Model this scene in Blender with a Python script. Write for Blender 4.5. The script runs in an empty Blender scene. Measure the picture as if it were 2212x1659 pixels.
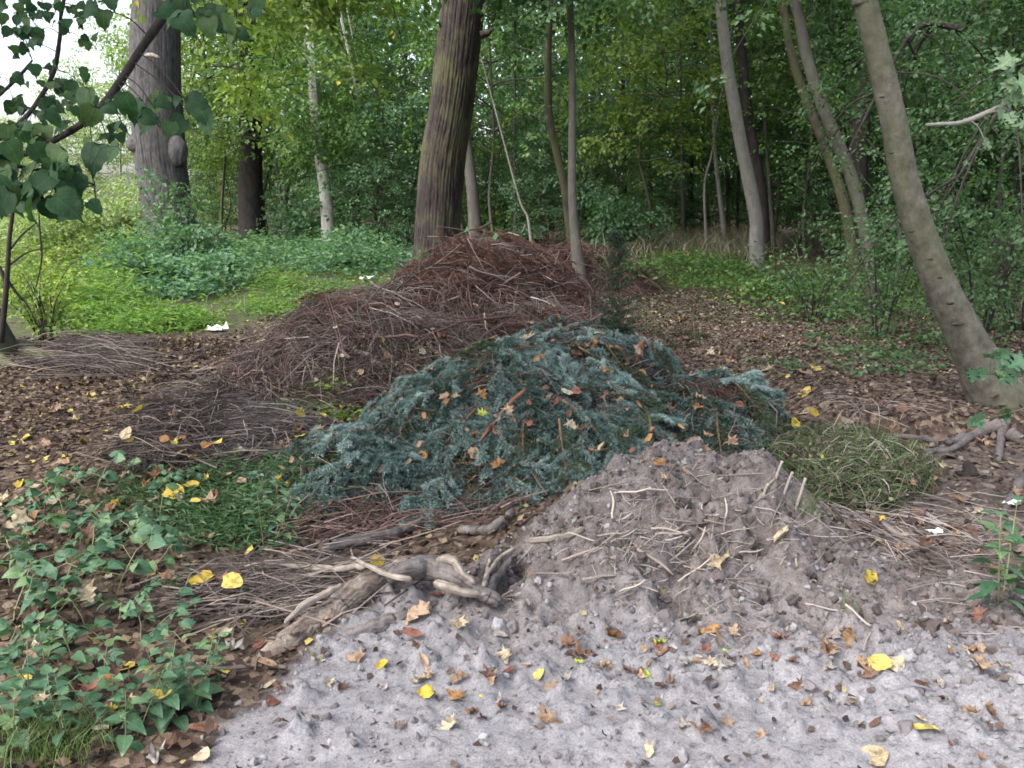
import bpy, math, random
import numpy as np
from mathutils import Vector, Matrix

SC = bpy.context.scene
COL = SC.collection
R = math.radians
rng = np.random.default_rng(11)
random.seed(11)

# ---------------------------------------------------------------- camera, sky, sun, exposure
CAM = np.array([0.0, 0.0, 1.5])
PITCH = R(11.8)
F = 1106 / math.tan(R(30))                     # focal length in units of a 2212 px wide picture
cam_data = bpy.data.cameras.new('camera')
cam = bpy.data.objects.new('camera', cam_data)
COL.objects.link(cam)
cam.location = CAM
cam.rotation_euler = (R(90) - PITCH, 0, 0)
cam_data.sensor_width = 36
cam_data.lens = 18 / math.tan(R(30))
cam_data.clip_start = 0.05
cam_data.clip_end = 400
SC.camera = cam

SUN_EL, SUN_AZ = R(50), R(232)                # overcast light from high behind the camera, a little to the left
world = bpy.data.worlds.new('World')
SC.world = world
world.use_nodes = True
nt = world.node_tree
nt.nodes.clear()
sky = nt.nodes.new('ShaderNodeTexSky')
sky.sky_type = 'NISHITA'
sky.sun_disc = False
sky.sun_elevation = SUN_EL
sky.sun_rotation = SUN_AZ
sky.air_density = 1.0
sky.dust_density = 4.0
sky.ozone_density = 1.0
hsv = nt.nodes.new('ShaderNodeHueSaturation')   # overcast: the blue is washed out all over the dome
hsv.inputs['Saturation'].default_value = 0.55
bg = nt.nodes.new('ShaderNodeBackground')
bg.inputs['Strength'].default_value = 0.15
wo = nt.nodes.new('ShaderNodeOutputWorld')
nt.links.new(sky.outputs[0], hsv.inputs['Color'])
nt.links.new(hsv.outputs[0], bg.inputs['Color'])
nt.links.new(bg.outputs[0], wo.inputs['Surface'])

sun_data = bpy.data.lights.new('sun', 'SUN')
sun_data.energy = 1.4
sun_data.angle = R(40)
sun_data.color = (1.0, 0.97, 0.94)
sun = bpy.data.objects.new('sun', sun_data)
COL.objects.link(sun)
_sd = Vector((math.sin(SUN_AZ) * math.cos(SUN_EL), math.cos(SUN_AZ) * math.cos(SUN_EL), math.sin(SUN_EL)))
sun.rotation_euler = _sd.to_track_quat('Z', 'Y').to_euler()
sun.location = (0, 0, 30)

SC.view_settings.view_transform = 'Standard'
SC.view_settings.look = 'None'
SC.view_settings.gamma = 1
SC.view_settings.use_curve_mapping = False
SC.view_settings.exposure = 1.9
SC.render.engine = 'CYCLES'
SC.cycles.use_denoising = True
SC.cycles.max_bounces = 8
SC.cycles.diffuse_bounces = 6
SC.cycles.glossy_bounces = 2
SC.cycles.transmission_bounces = 5
SC.cycles.filter_width = 1.7

# ---------------------------------------------------------------- small numeric helpers
def ray(px, py):
    u, v = (px - 1106) / F, (829.5 - py) / F
    c, s = math.cos(PITCH), math.sin(PITCH)
    return np.array([u, c + v * s, -s + v * c])

def at(px, py, Y):
    """world point on the vertical plane y = Y that the photograph shows at (px, py)"""
    d = ray(px, py)
    return CAM + d * (Y / d[1])

def project(p):
    d = np.asarray(p, float) - CAM
    c, s = math.cos(PITCH), math.sin(PITCH)
    z = d[..., 1] * c - d[..., 2] * s
    return np.stack([1106 + F * d[..., 0] / z, 829.5 - F * (d[..., 1] * s + d[..., 2] * c) / z], -1)

def _hash(xi, yi, zi, seed):
    h = (xi.astype(np.int64) * 374761393 + yi.astype(np.int64) * 668265263 + zi.astype(np.int64) * 2147483647 + seed * 974711) & 0xFFFFFFFF
    h = ((h ^ (h >> 13)) * 1274126177) & 0xFFFFFFFF
    h = ((h ^ (h >> 16)) * 2246822519) & 0xFFFFFFFF
    return (h ^ (h >> 15)) / 4294967295.0

def vnoise(x, y, seed=0, z=None):
    x = np.asarray(x, float); y = np.asarray(y, float)
    z = np.zeros_like(x) if z is None else np.asarray(z, float)
    three = bool(np.any(z))
    xi, yi, zi = np.floor(x), np.floor(y), np.floor(z)
    fx, fy, fz = x - xi, y - yi, z - zi
    fx, fy, fz = (f * f * (3 - 2 * f) for f in (fx, fy, fz))
    def layer(k):
        a, b = _hash(xi, yi, zi + k, seed), _hash(xi + 1, yi, zi + k, seed)
        c, d = _hash(xi, yi + 1, zi + k, seed), _hash(xi + 1, yi + 1, zi + k, seed)
        return (a * (1 - fx) + b * fx) * (1 - fy) + (c * (1 - fx) + d * fx) * fy
    r = layer(0)
    if three:
        r = r * (1 - fz) + layer(1) * fz
    return r * 2 - 1

def fbm(x, y, octaves, seed=0, gain=0.5, z=None):
    t, a, f, n = 0, 1.0, 1.0, 0
    for k in range(octaves):
        t = t + a * vnoise(x * f, y * f, seed + k * 17, None if z is None else z * f)
        n += a; a *= gain; f *= 2.03
    return t / n

def sm(a, b, x):
    t = np.clip((np.asarray(x, float) - a) / (b - a), 0, 1)
    return t * t * (3 - 2 * t)

def unit(v):
    v = np.asarray(v, float)
    return v / np.maximum(np.linalg.norm(v, axis=-1, keepdims=True), 1e-9)

# ---------------------------------------------------------------- the lie of the land
def gauss(x, y, cx, cy, sx, sy, h, rot=0.0):
    c, s = math.cos(rot), math.sin(rot)
    u, v = (x - cx) * c + (y - cy) * s, -(x - cx) * s + (y - cy) * c
    return h * np.exp(-(u / sx) ** 2 - (v / sy) ** 2)

def soil_edge(x, y):
    """how far (m) a point lies inside the bare soil patch"""
    left = x - (-0.80 + 0.10 * np.sin(y * 5.0) + 0.30 * sm(2.9, 3.6, y))
    right = (3.30 + 0.10 * np.sin(x * 4) + 0.95 * gauss(x, 0 * x, 0.80, 0, 0.62, 1, 1.0)) - y
    return np.minimum(left, right) + 0.10 * fbm(x * 4, y * 4, 3, 5)

def ground_coarse(x, y):
    x = np.asarray(x, float); y = np.asarray(y, float)
    z = 0.28 * sm(8, 18, y) + 0.06 * fbm(x / 3.0, y / 3.0, 3, 3) * sm(2, 6, np.abs(y - 1) + np.abs(x))
    z = z + 1.2 * sm(30, 60, y)
    z = z + gauss(x, y, 0.80, 4.02, 0.52, 0.54, 0.33) + gauss(x, y, 0.30, 3.55, 0.52, 0.36, 0.15)
    z = z + gauss(x, y, 1.18, 3.62, 0.34, 0.36, 0.13) + gauss(x, y, 0.75, 3.15, 0.6, 0.25, 0.06)
    z = z + gauss(x, y, 0.55, 3.72, 0.17, 0.15, 0.06) + gauss(x, y, 1.10, 3.68, 0.15, 0.14, 0.07) + gauss(x, y, 0.86, 3.36, 0.22, 0.13, 0.05) + gauss(x, y, 0.30, 3.28, 0.18, 0.12, 0.05) - gauss(x, y, 0.88, 3.62, 0.10, 0.09, 0.07) - gauss(x, y, 1.22, 3.42, 0.12, 0.09, 0.06)
    z = z + gauss(x, y, -0.35, 3.05, 0.35, 0.25, 0.07)
    z = z + gauss(x, y, 1.45, 2.55, 0.6, 0.35, 0.05)
    z = z + 0.15 * sm(5.25, 5.45, y - 0.06 * np.sin(3 * x) - 0.05 * np.sin(x * 9)) * sm(1.75, 2.15, x) * (1 - sm(6, 10, y))
    z = z - gauss(x, y, 2.15, 5.3, 0.25, 0.16, 0.12)
    z = z + gauss(x, y, -1.75, 5.3, 0.65, 0.8, 0.16, -0.5)
    z = z + gauss(x, y, -4.2, 7.7, 1.0, 0.9, 0.12)
    return z

_clods = []
for _ in range(1700):
    cx, cy = rng.uniform(-0.7, 2.6), rng.uniform(1.9, 4.4)
    big = rng.random()
    _clods.append((cx, cy, 0.012 + 0.042 * big ** 5))

def ground_fine(x, y):
    s = sm(-0.05, 0.25, soil_edge(x, y))
    flat = 1 - 0.84 * sm(0.25, -0.25, y - 2.55 + 0.25 * (x - 0.3)) * sm(1.6, 0.8, x)
    rough = s * flat * (1 + 0.7 * sm(2.9, 3.3, y))
    n1 = fbm(x * 3.2, y * 3.2, 3, 21)
    n2 = fbm(x * 11, y * 11, 3, 22)
    n3 = 1 - np.abs(vnoise(x * 26, y * 26, 23))
    n4 = 1 - np.abs(vnoise(x * 60, y * 60, 29))
    dz = rough * (0.042 * n1 + 0.036 * n2 + 0.022 * (n3 - 0.6) + 0.009 * (n4 - 0.6)) + s * 0.006 * (n4 - 0.6)
    pit = np.clip(vnoise(x * 5.1, y * 5.1, 41) * 1.0 + 0.4 * vnoise(x * 14, y * 14, 42) - 0.42, 0, 1)
    dz = dz - 0.16 * rough * pit
    near = sm(14, 7, np.hypot(x, y))
    dz = dz + (1 - s) * near * (0.022 * n1 + 0.012 * n2 + 0.006 * n3)
    return dz

def ground(x, y):
    return ground_coarse(x, y) + ground_fine(x, y)

def axis(lo, hi, centre, half, fine, grow):
    def run(end, sgn):
        t, out = centre, []
        while sgn * t < sgn * end:
            out.append(t)
            t += sgn * (fine + grow * max(0.0, abs(t - centre) - half))
        return out + [end]
    return np.array(sorted(set(run(lo, -1)[1:] + run(hi, 1))))

GX = axis(-48, 48, 0.45, 1.75, 0.0135, 0.03)
GY = axis(-7, 85, 3.05, 1.35, 0.0125, 0.03)
_X, _Y = np.meshgrid(GX, GY)
GZ = ground(_X, _Y)
for cx, cy, r in _clods:                              # lumps of earth standing out of the surface
    if soil_edge(np.array(cx), np.array(cy)) < 0.02:
        continue
    i0, i1 = np.searchsorted(GX, [cx - r, cx + r]); j0, j1 = np.searchsorted(GY, [cy - r, cy + r])
    if i1 - i0 < 2 or j1 - j0 < 2:
        continue
    xs, ys = np.meshgrid(GX[i0:i1], GY[j0:j1])
    d2 = ((xs - cx) ** 2 + ((ys - cy) * 1.15) ** 2) / (r * r)
    d2 = d2 + 0.5 * vnoise(xs * 38, ys * 38, 8); GZ[j0:j1, i0:i1] += r * 0.7 * np.sqrt(np.clip(1 - d2, 0, 1)) * (0.8 + 0.5 * vnoise(xs * 60, ys * 60, 9))

def H(x, y):
    """ground height (bilinear in the built sheet)"""
    x = np.atleast_1d(np.asarray(x, float)); y = np.atleast_1d(np.asarray(y, float))
    i = np.clip(np.searchsorted(GX, x) - 1, 0, len(GX) - 2); j = np.clip(np.searchsorted(GY, y) - 1, 0, len(GY) - 2)
    fx = (x - GX[i]) / (GX[i + 1] - GX[i]); fy = (y - GY[j]) / (GY[j + 1] - GY[j])
    r = (GZ[j, i] * (1 - fx) + GZ[j, i + 1] * fx) * (1 - fy) + (GZ[j + 1, i] * (1 - fx) + GZ[j + 1, i + 1] * fx) * fy
    return r if r.size > 1 else float(r[0])

def dome(x, y, cx, cy, rx, ry, h, p=2.0, q=0.75, rot=0.0):
    c, s = math.cos(rot), math.sin(rot)
    u, v = (x - cx) * c + (y - cy) * s, -(x - cx) * s + (y - cy) * c
    r = np.sqrt((u / rx) ** 2 + (v / ry) ** 2)
    return h * np.clip(1 - r ** p, 0, 1) ** q - 0.25 * np.clip(r - 1, 0, 2)

def smax(*a):
    k = 9.0
    return np.log(sum(np.exp(k * v) for v in a)) / k

def spruce_top(x, y):
    b = ground_coarse(x, y) * 0
    d = smax(dome(x, y, 0.05, 5.05, 0.98, 1.00, 0.56), dome(x, y, -0.85, 4.45, 0.40, 0.42, 0.20),
             dome(x, y, 1.22, 5.25, 0.48, 0.60, 0.34), dome(x, y, 0.50, 6.05, 0.80, 0.80, 0.54), 0 * x - 0.25)
    return d + 0.035 * fbm(x * 3, y * 3, 2, 61) + b

def brush_top(x, y):
    d = smax(dome(x, y, -0.22, 8.95, 1.25, 1.35, 0.98), dome(x, y, -1.25, 8.30, 1.05, 1.00, 0.54),
             dome(x, y, -0.55, 7.25, 1.25, 0.95, 0.42), dome(x, y, -1.30, 7.10, 0.75, 0.75, 0.32),
             dome(x, y, 0.35, 7.6, 0.8, 0.9, 0.48), 0 * x - 0.25)
    return d + 0.05 * fbm(x * 2.2, y * 2.2, 3, 71)

def back_top(x, y):
    return smax(dome(x, y, 0.95, 13.6, 1.25, 0.9, 0.52), 0 * x - 0.25) + 0.05 * fbm(x * 2.2, y * 2.2, 3, 81)

def hay_top(x, y):
    return smax(dome(x, y, 1.80, 4.75, 0.46, 0.46, 0.11), dome(x, y, 1.60, 4.35, 0.28, 0.26, 0.07), 0 * x - 0.25) + 0.03 * fbm(x * 5, y * 5, 2, 91)

HEAPS = (spruce_top, brush_top, back_top, hay_top)
def base_under(x, y):
    """heaps stand on the floor without the soil mound in front"""
    return 0.28 * sm(8, 18, y) + 0.06 * fbm(np.asarray(x, float) / 3.0, np.asarray(y, float) / 3.0, 3, 3) * sm(2, 6, np.abs(y - 1) + np.abs(x))

TX, TY = np.arange(-8.0, 10.0, 0.035), np.arange(1.2, 16.0, 0.035)
def _top_table():
    X, Y = np.meshgrid(TX, TY)
    g = H(X.ravel(), Y.ravel()).reshape(X.shape); b = base_under(X, Y)
    for f in HEAPS:
        v = f(X, Y)
        g = np.maximum(g, np.where(v > 0.0, b + v, g))
    return g
TZ = _top_table()

def top(x, y):
    """height of whatever lies uppermost: soil or heap (always an array)"""
    x = np.atleast_1d(np.asarray(x, float)); y = np.atleast_1d(np.asarray(y, float))
    u, v = (x - TX[0]) / 0.035, (y - TY[0]) / 0.035
    inside = (u >= 0) & (u < len(TX) - 1.01) & (v >= 0) & (v < len(TY) - 1.01)
    i = np.clip(u, 0, len(TX) - 2).astype(int); j = np.clip(v, 0, len(TY) - 2).astype(int)
    fx, fy = np.clip(u - i, 0, 1), np.clip(v - j, 0, 1)
    r = (TZ[j, i] * (1 - fx) + TZ[j, i + 1] * fx) * (1 - fy) + (TZ[j + 1, i] * (1 - fx) + TZ[j + 1, i + 1] * fx) * fy
    if not inside.all():
        r = np.where(inside, r, np.atleast_1d(H(x, y)))
    return r

_HT = np.geomspace(1.2, 40, 1100)
def hit(px, py, f=None):
    """walk the sight line down to the surface: the world point shown at (px, py)"""
    f = f or top
    d = ray(px, py); d = d / d[1]
    P = CAM + _HT[:, None] * d
    below = P[:, 2] < f(P[:, 0], P[:, 1])
    k = int(np.argmax(below)) if below.any() else len(_HT) - 1
    p = P[k].copy()
    p[2] = float(np.ravel(f(p[0:1], p[1:2]))[0])
    return p

def slope(x, y, f=None, e=0.05):
    f = f or top
    g = lambda a, b: np.atleast_1d(f(a, b))
    gx = (g(x + e, y) - g(x - e, y)) / (2 * e); gy = (g(x, y + e) - g(x, y - e)) / (2 * e)
    return unit(np.stack([-gx, -gy, np.ones_like(gx)], -1))

# ---------------------------------------------------------------- mesh building
class MB:
    """collects vertices and faces of ONE mesh"""
    def __init__(self):
        self.V, self.T, self.Q, self.A, self.n, self.MT, self.MQ = [], [], [], [], 0, [], []
    def add(self, V, T=None, Q=None, a=None, m=0):
        V = np.asarray(V, float).reshape(-1, 3)
        if T is not None and len(T):
            T = np.asarray(T, np.int64).reshape(-1, 3) + self.n; self.T.append(T); self.MT.append(np.full(len(T), m))
        if Q is not None and len(Q):
            Q = np.asarray(Q, np.int64).reshape(-1, 4) + self.n; self.Q.append(Q); self.MQ.append(np.full(len(Q), m))
        self.V.append(V)
        self.A.append(np.full(len(V), rng.random()) if a is None else np.broadcast_to(a, (len(V),)))
        self.n += len(V)
        return self
    def mesh(self, name, mats, smooth=False):
        me = bpy.data.meshes.new(name)
        V = np.concatenate(self.V); T = np.concatenate(self.T) if self.T else np.zeros((0, 3), int)
        Q = np.concatenate(self.Q) if self.Q else np.zeros((0, 4), int)
        me.vertices.add(len(V)); me.vertices.foreach_set('co', V.astype(np.float32).ravel())
        li = np.concatenate([T.ravel(), Q.ravel()]).astype(np.int32)
        me.loops.add(len(li)); me.loops.foreach_set('vertex_index', li)
        st = np.concatenate([np.arange(len(T)) * 3, len(T) * 3 + np.arange(len(Q)) * 4]).astype(np.int32)
        me.polygons.add(len(st)); me.polygons.foreach_set('loop_start', st)
        mi = np.concatenate(self.MT + self.MQ) if (self.MT or self.MQ) else np.zeros(0)
        me.polygons.foreach_set('material_index', mi.astype(np.int32))
        me.polygons.foreach_set('use_smooth', np.full(len(st), bool(smooth)))
        at_ = me.attributes.new('rnd', 'FLOAT', 'POINT')
        at_.data.foreach_set('value', np.concatenate(self.A).astype(np.float32))
        for m in (mats if isinstance(mats, (list, tuple)) else [mats]):
            me.materials.append(m)
        me.update(calc_edges=True)
        return me
    def obj(self, name, mats, parent=None, smooth=False):
        return link(name, self.mesh(name, mats, smooth), parent)

def link(name, data, parent=None):
    o = bpy.data.objects.new(name, data)
    COL.objects.link(o)
    if parent is not None:
        o.parent = parent
    return o

def tag(o, label=None, cat=None, group=None, kind=None):
    for k, v in (('label', label), ('category', cat), ('group', group), ('kind', kind)):
        if v:
            o[k] = v
    return o

def thing(name, label, cat, loc=(0, 0, 0), group=None):
    o = bpy.data.objects.new(name, None)
    COL.objects.link(o)
    o.location = loc
    o.empty_display_size = 0.2
    return tag(o, label, cat, group)

def spline(P, n):
    """smooth resampling of control rows (any number of columns)"""
    P = np.asarray(P, float)
    if len(P) == 2:
        t = np.linspace(0, 1, n)[:, None]
        return P[0] * (1 - t) + P[1] * t
    Q = np.vstack([2 * P[0] - P[1], P, 2 * P[-1] - P[-2]])
    t = np.linspace(0, len(P) - 1 - 1e-6, n); k = t.astype(int); f = (t - k)[:, None]
    a, b, c, d = Q[k], Q[k + 1], Q[k + 2], Q[k + 3]
    return 0.5 * (2 * b + (c - a) * f + (2 * a - 5 * b + 4 * c - d) * f ** 2 + (3 * b - a - 3 * c + d) * f ** 3)

def frames(P):
    T = unit(np.gradient(P, axis=0))
    ref = np.array([0, -1.0, 0]) if abs(T[0][1]) < 0.8 else np.array([0, 0, 1.0])
    N = unit(ref - T * (T @ ref)[:, None]); B = np.cross(T, N)
    return T, N, B

def tube(mb, P, rad, seg=5, a=None, cap=True, disp=None, m=0):
    P = np.asarray(P, float); n = len(P)
    rad = np.broadcast_to(np.asarray(rad, float), (n,))
    T, N, B = frames(P)
    th = np.arange(seg) / seg * 2 * math.pi
    rr = rad[:, None] * np.ones(seg)
    if disp is not None:
        rr = disp(th[None, :] + 0 * rr, np.concatenate([[0], np.cumsum(np.linalg.norm(np.diff(P, axis=0), axis=1))])[:, None] + 0 * rr, rr)
    V = P[:, None] + rr[..., None] * (np.cos(th)[None, :, None] * N[:, None] + np.sin(th)[None, :, None] * B[:, None])
    i, j = np.meshgrid(np.arange(n - 1), np.arange(seg), indexing='ij'); j2 = (j + 1) % seg
    Q = np.stack([i * seg + j, i * seg + j2, (i + 1) * seg + j2, (i + 1) * seg + j], -1).reshape(-1, 4)
    V = V.reshape(-1, 3); Tt = []
    if cap:
        V = np.vstack([V, P[0] - T[0] * rad[0] * 0.15, P[-1] + T[-1] * rad[-1] * 0.15])
        for k in range(seg):
            Tt += [[n * seg, (k + 1) % seg, k], [n * seg + 1, (n - 1) * seg + k, (n - 1) * seg + (k + 1) % seg]]
    mb.add(V, T=Tt, Q=Q, a=a, m=m)

def sticks(mb, P0, D, L, rad, bend, seg=3, nseg=3, a=None):
    """many thin bent twigs at once: start, direction, length, radius, sag vector"""
    m = len(P0); t = np.linspace(0, 1, nseg + 1)
    C = P0[:, None] + D[:, None] * (L[:, None, None] * t[None, :, None]) + bend[:, None] * (4 * t * (1 - t))[None, :, None]
    up = np.where(np.abs(D[:, 2:3]) < 0.9, np.array([[0, 0, 1.0]]), np.array([[1.0, 0, 0]]))
    N = unit(np.cross(D, up)); B = np.cross(N, D)
    th = np.arange(seg) / seg * 2 * math.pi
    rr = rad[:, None] * (1 - 0.6 * t)[None]
    V = C[:, :, None] + rr[:, :, None, None] * (np.cos(th)[None, None, :, None] * N[:, None, None] + np.sin(th)[None, None, :, None] * B[:, None, None])
    k, i, j = np.meshgrid(np.arange(m), np.arange(nseg), np.arange(seg), indexing='ij')
    b = k * (nseg + 1) * seg
    Q = np.stack([b + i * seg + j, b + i * seg + (j + 1) % seg, b + (i + 1) * seg + (j + 1) % seg, b + (i + 1) * seg + j], -1).reshape(-1, 4)
    av = np.repeat(rng.random(m) if a is None else a, (nseg + 1) * seg)
    mb.add(V.reshape(-1, 3), Q=Q, a=av)

def rot_from(D, N):
    """rotation matrices whose y axis is D and whose z axis is as near N as can be"""
    D = unit(D); X = unit(np.cross(D, N)); Z = np.cross(X, D)
    return np.stack([X, D, Z], -1)

def scatter(mb, tmpl, pos, Rm, scale, a=None, m=0):
    """copies of a template (verts, tris) into one mesh"""
    V0, T0 = tmpl; k, n = len(pos), len(V0)
    s = np.asarray(scale, float).reshape(-1, 1, 1) if np.ndim(scale) == 1 else np.asarray(scale, float).reshape(-1, 1, 3)
    V = np.einsum('kij,knj->kni', Rm, V0[None] * s) + pos[:, None]
    T = (T0[None] + (np.arange(k) * n)[:, None, None]).reshape(-1, 3)
    av = np.repeat(rng.random(k) if a is None else a, n)
    mb.add(V.reshape(-1, 3), T=T, a=av, m=m)

# leaf templates, about 1 long, y = midrib
def outline_leaf(pts, fold=0.12, curl=0.0, wav=0.0, seed=0):
    """pts: right-hand outline from base to tip; mirrored, folded at the midrib"""
    g = np.random.default_rng(seed)
    pts = np.asarray(pts, float); n = len(pts)
    mid = np.stack([0 * pts[:, 0], np.linspace(pts[0, 1] * 0.2, pts[-1, 1], n)], -1)
    V = []
    for s in (1, -1):
        for x, y in pts:
            V.append([s * x, y, fold * abs(x) + wav * g.normal()])
    for x, y in mid:
        V.append([0, y, 0])
    V = np.array(V); T = []
    for k in range(n - 1):
        a, b, c, d = k, k + 1, 2 * n + k, 2 * n + k + 1
        T += [[c, a, b], [c, b, d]]
        a, b = n + k, n + k + 1
        T += [[c, b, a], [c, d, b]]
    V[:, 2] += curl * (V[:, 1] - 0.4) ** 2 - curl * 0.05
    return V, np.array(T)

LEAF4 = (np.array([[0, 0, 0], [0.34, 0.45, 0.10], [-0.34, 0.45, 0.10], [0, 1, -0.06]], float), np.array([[0, 1, 3], [0, 3, 2]]))
LINDEN = outline_leaf([(0.02, 0.06), (0.2, -0.03), (0.38, 0.08), (0.46, 0.3), (0.40, 0.55), (0.24, 0.78), (0.07, 0.92), (0.0, 1.04)], 0.18, -0.25, 0.012, 1)
ROUND = outline_leaf([(0.02, 0.02), (0.3, 0.02), (0.5, 0.3), (0.42, 0.66), (0.18, 0.9), (0.0, 0.97)], 0.10, 0.15, 0.03, 2)
MAPLE = outline_leaf([(0.02, 0.05), (0.22, 0.02), (0.48, 0.0), (0.34, 0.2), (0.62, 0.42), (0.36, 0.42), (0.40, 0.66), (0.2, 0.60), (0.14, 0.8), (0.0, 1.05)], 0.12, 0.3, 0.05, 3)
MAPLE_CURL = outline_leaf([(0.02, 0.05), (0.2, 0.02), (0.42, 0.02), (0.30, 0.2), (0.50, 0.42), (0.32, 0.42), (0.33, 0.66), (0.18, 0.60), (0.12, 0.8), (0.0, 1.0)], 0.75, 1.0, 0.07, 4)
OVAL = outline_leaf([(0.01, 0.0), (0.2, 0.15), (0.3, 0.42), (0.2, 0.75), (0.0, 1.0)], 0.25, 0.4, 0.02, 5)
CURLED = outline_leaf([(0.01, 0.0), (0.24, 0.12), (0.34, 0.42), (0.22, 0.78), (0.0, 1.0)], 0.9, 1.1, 0.05, 6)
NETTLE = outline_leaf([(0.02, 0.0), (0.26, 0.03), (0.36, 0.22), (0.27, 0.5), (0.14, 0.76), (0.0, 1.0)], 0.22, -0.35, 0.012, 7)
def crumple(t, k, amp, seed):
    """roll a leaf template round its midrib and buckle it"""
    V, T = t[0].copy(), t[1]
    a = V[:, 0] * k + 1e-6
    V[:, 0], V[:, 2] = np.sin(a) / k, V[:, 2] * 0.4 + (1 - np.cos(a)) / k
    for c in range(3):
        V[:, c] += amp * vnoise(V[:, 0] * 3.1 + 7 * c, V[:, 1] * 3.1 + 3 * c, seed + c)
    return V, T
SMALL_LITTER = (np.array([[0, 0, 0.05], [0.36, 0.35, 0.16], [-0.34, 0.4, 0.02], [0.25, 0.75, 0.0], [-0.22, 0.8, 0.15], [0, 1, 0.2]], float),
                np.array([[0, 1, 2], [1, 3, 2], [2, 3, 4], [3, 5, 4]]))

# ---------------------------------------------------------------- materials (procedural)
def node_mat(name, rough=0.8, spec=0.25):
    m = bpy.data.materials.new(name); m.use_nodes = True
    t = m.node_tree; b = t.nodes['Principled BSDF']
    b.inputs['Roughness'].default_value = rough
    b.inputs['Specular IOR Level'].default_value = spec
    return m, t, b

def N(t, kind, **kw):
    n = t.nodes.new(kind)
    for k, v in kw.items():
        if k in n.inputs:
            n.inputs[k].default_value = v
        else:
            setattr(n, k, v)
    return n

def ramp(t, fac, stops):
    r = t.nodes.new('ShaderNodeValToRGB')
    el = r.color_ramp.elements
    while len(el) < len(stops):
        el.new(0.5)
    for e, (p, c) in zip(el, stops):
        e.position = p; e.color = (*c, 1)
    t.links.new(fac, r.inputs[0])
    return r.outputs[0]

def mix(t, fac, a, b, mode='MIX'):
    n = t.nodes.new('ShaderNodeMix'); n.data_type = 'RGBA'; n.blend_type = mode
    for s, v in ((n.inputs[0], fac), (n.inputs[6], a), (n.inputs[7], b)):
        if hasattr(v, 'is_linked') or hasattr(v, 'links'):
            t.links.new(v, s)
        else:
            s.default_value = v if not isinstance(v, tuple) else (*v, 1)
    return n.outputs[2]

def coords(t, scale=(1, 1, 1), obj=True):
    c = t.nodes.new('ShaderNodeTexCoord' if obj else 'ShaderNodeNewGeometry')
    mp = t.nodes.new('ShaderNodeMapping'); mp.inputs['Scale'].default_value = scale
    t.links.new(c.outputs['Object' if obj else 'Position'], mp.inputs[0])
    return mp.outputs[0]

def noise(t, vec, scale, detail=4, rough=0.6):
    n = t.nodes.new('ShaderNodeTexNoise'); n.inputs['Scale'].default_value = scale
    n.inputs['Detail'].default_value = detail; n.inputs['Roughness'].default_value = rough
    t.links.new(vec, n.inputs['Vector'])
    return n.outputs['Fac']

def attr(t, name):
    a = t.nodes.new('ShaderNodeAttribute'); a.attribute_name = name
    return a.outputs['Fac']

def bump(t, b, h, strength, dist=0.01):
    n = t.nodes.new('ShaderNodeBump'); n.inputs['Strength'].default_value = strength; n.inputs['Distance'].default_value = dist
    t.links.new(h, n.inputs['Height']); t.links.new(n.outputs[0], b.inputs['Normal'])

def leaf_mat(name, stops, trans=0.35, rough=0.5, spec=0.35, per_object=0.0, obj_var=0.0, vein_tint=(1.5, 1.45, 1.3), blotch=0.25):
    """leaf colour from the leaf's own random value; part of the light passes through the blade"""
    m, t, b = node_mat(name, rough, spec)
    fac = attr(t, 'rnd')
    if per_object:
        oi = t.nodes.new('ShaderNodeObjectInfo')
        fac = oi.outputs['Random']
    c = ramp(t, fac, stops)
    if obj_var:                                   # whole cuttings differ: fresher, duller
        oi = t.nodes.new('ShaderNodeObjectInfo')
        c = mix(t, obj_var, c, ramp(t, oi.outputs['Random'], [(0, (0.35, 0.42, 0.36)), (0.5, (0.95, 0.95, 0.95)), (1, (1.45, 1.4, 1.42))]), 'MULTIPLY')
    if per_object:                                # veins, and brown or pale blotches of each blade
        xyz = t.nodes.new('ShaderNodeSeparateXYZ'); t.links.new(coords(t), xyz.inputs[0])
        def op(kind, a, b_=0.0):
            q = t.nodes.new('ShaderNodeMath'); q.operation = kind
            for i_, v_ in ((0, a), (1, b_)):
                if hasattr(v_, 'links'): t.links.new(v_, q.inputs[i_])
                else: q.inputs[i_].default_value = v_
            return q.outputs[0]
        ax = op('ABSOLUTE', xyz.outputs['X'])
        side = op('PINGPONG', op('SUBTRACT', xyz.outputs['Y'], op('MULTIPLY', ax, 0.8)), 0.075)
        vein = op('MAXIMUM', op('LESS_THAN', ax, 0.018), op('MULTIPLY', op('LESS_THAN', side, 0.010), 0.6))
        c = mix(t, vein, c, mix(t, 1.0, c, vein_tint, 'MULTIPLY'))
        blot = noise(t, coords(t, obj=False), 45, 3, 0.6)
        c = mix(t, blotch, c, ramp(t, blot, [(0.38, (0.45, 0.36, 0.30)), (0.50, (1, 1, 1)), (0.66, (1.15, 1.15, 1.1))]), 'MULTIPLY')
    n = noise(t, coords(t, obj=True), 4.5 if per_object else 9, 3)
    c = mix(t, 0.55, c, mix(t, n, (0.45, 0.45, 0.45), (1.5, 1.5, 1.5)), 'MULTIPLY')
    t.links.new(c, b.inputs['Base Color'])
    if trans:
        tr = t.nodes.new('ShaderNodeBsdfTranslucent'); ms = t.nodes.new('ShaderNodeMixShader')
        ms.inputs[0].default_value = trans
        t.links.new(mix(t, 1.0, c, (1.25, 1.3, 0.7), 'MULTIPLY'), tr.inputs[0])
        t.links.new(b.outputs[0], ms.inputs[1]); t.links.new(tr.outputs[0], ms.inputs[2])
        t.links.new(ms.outputs[0], t.nodes['Material Output'].inputs[0])
    return m

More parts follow.
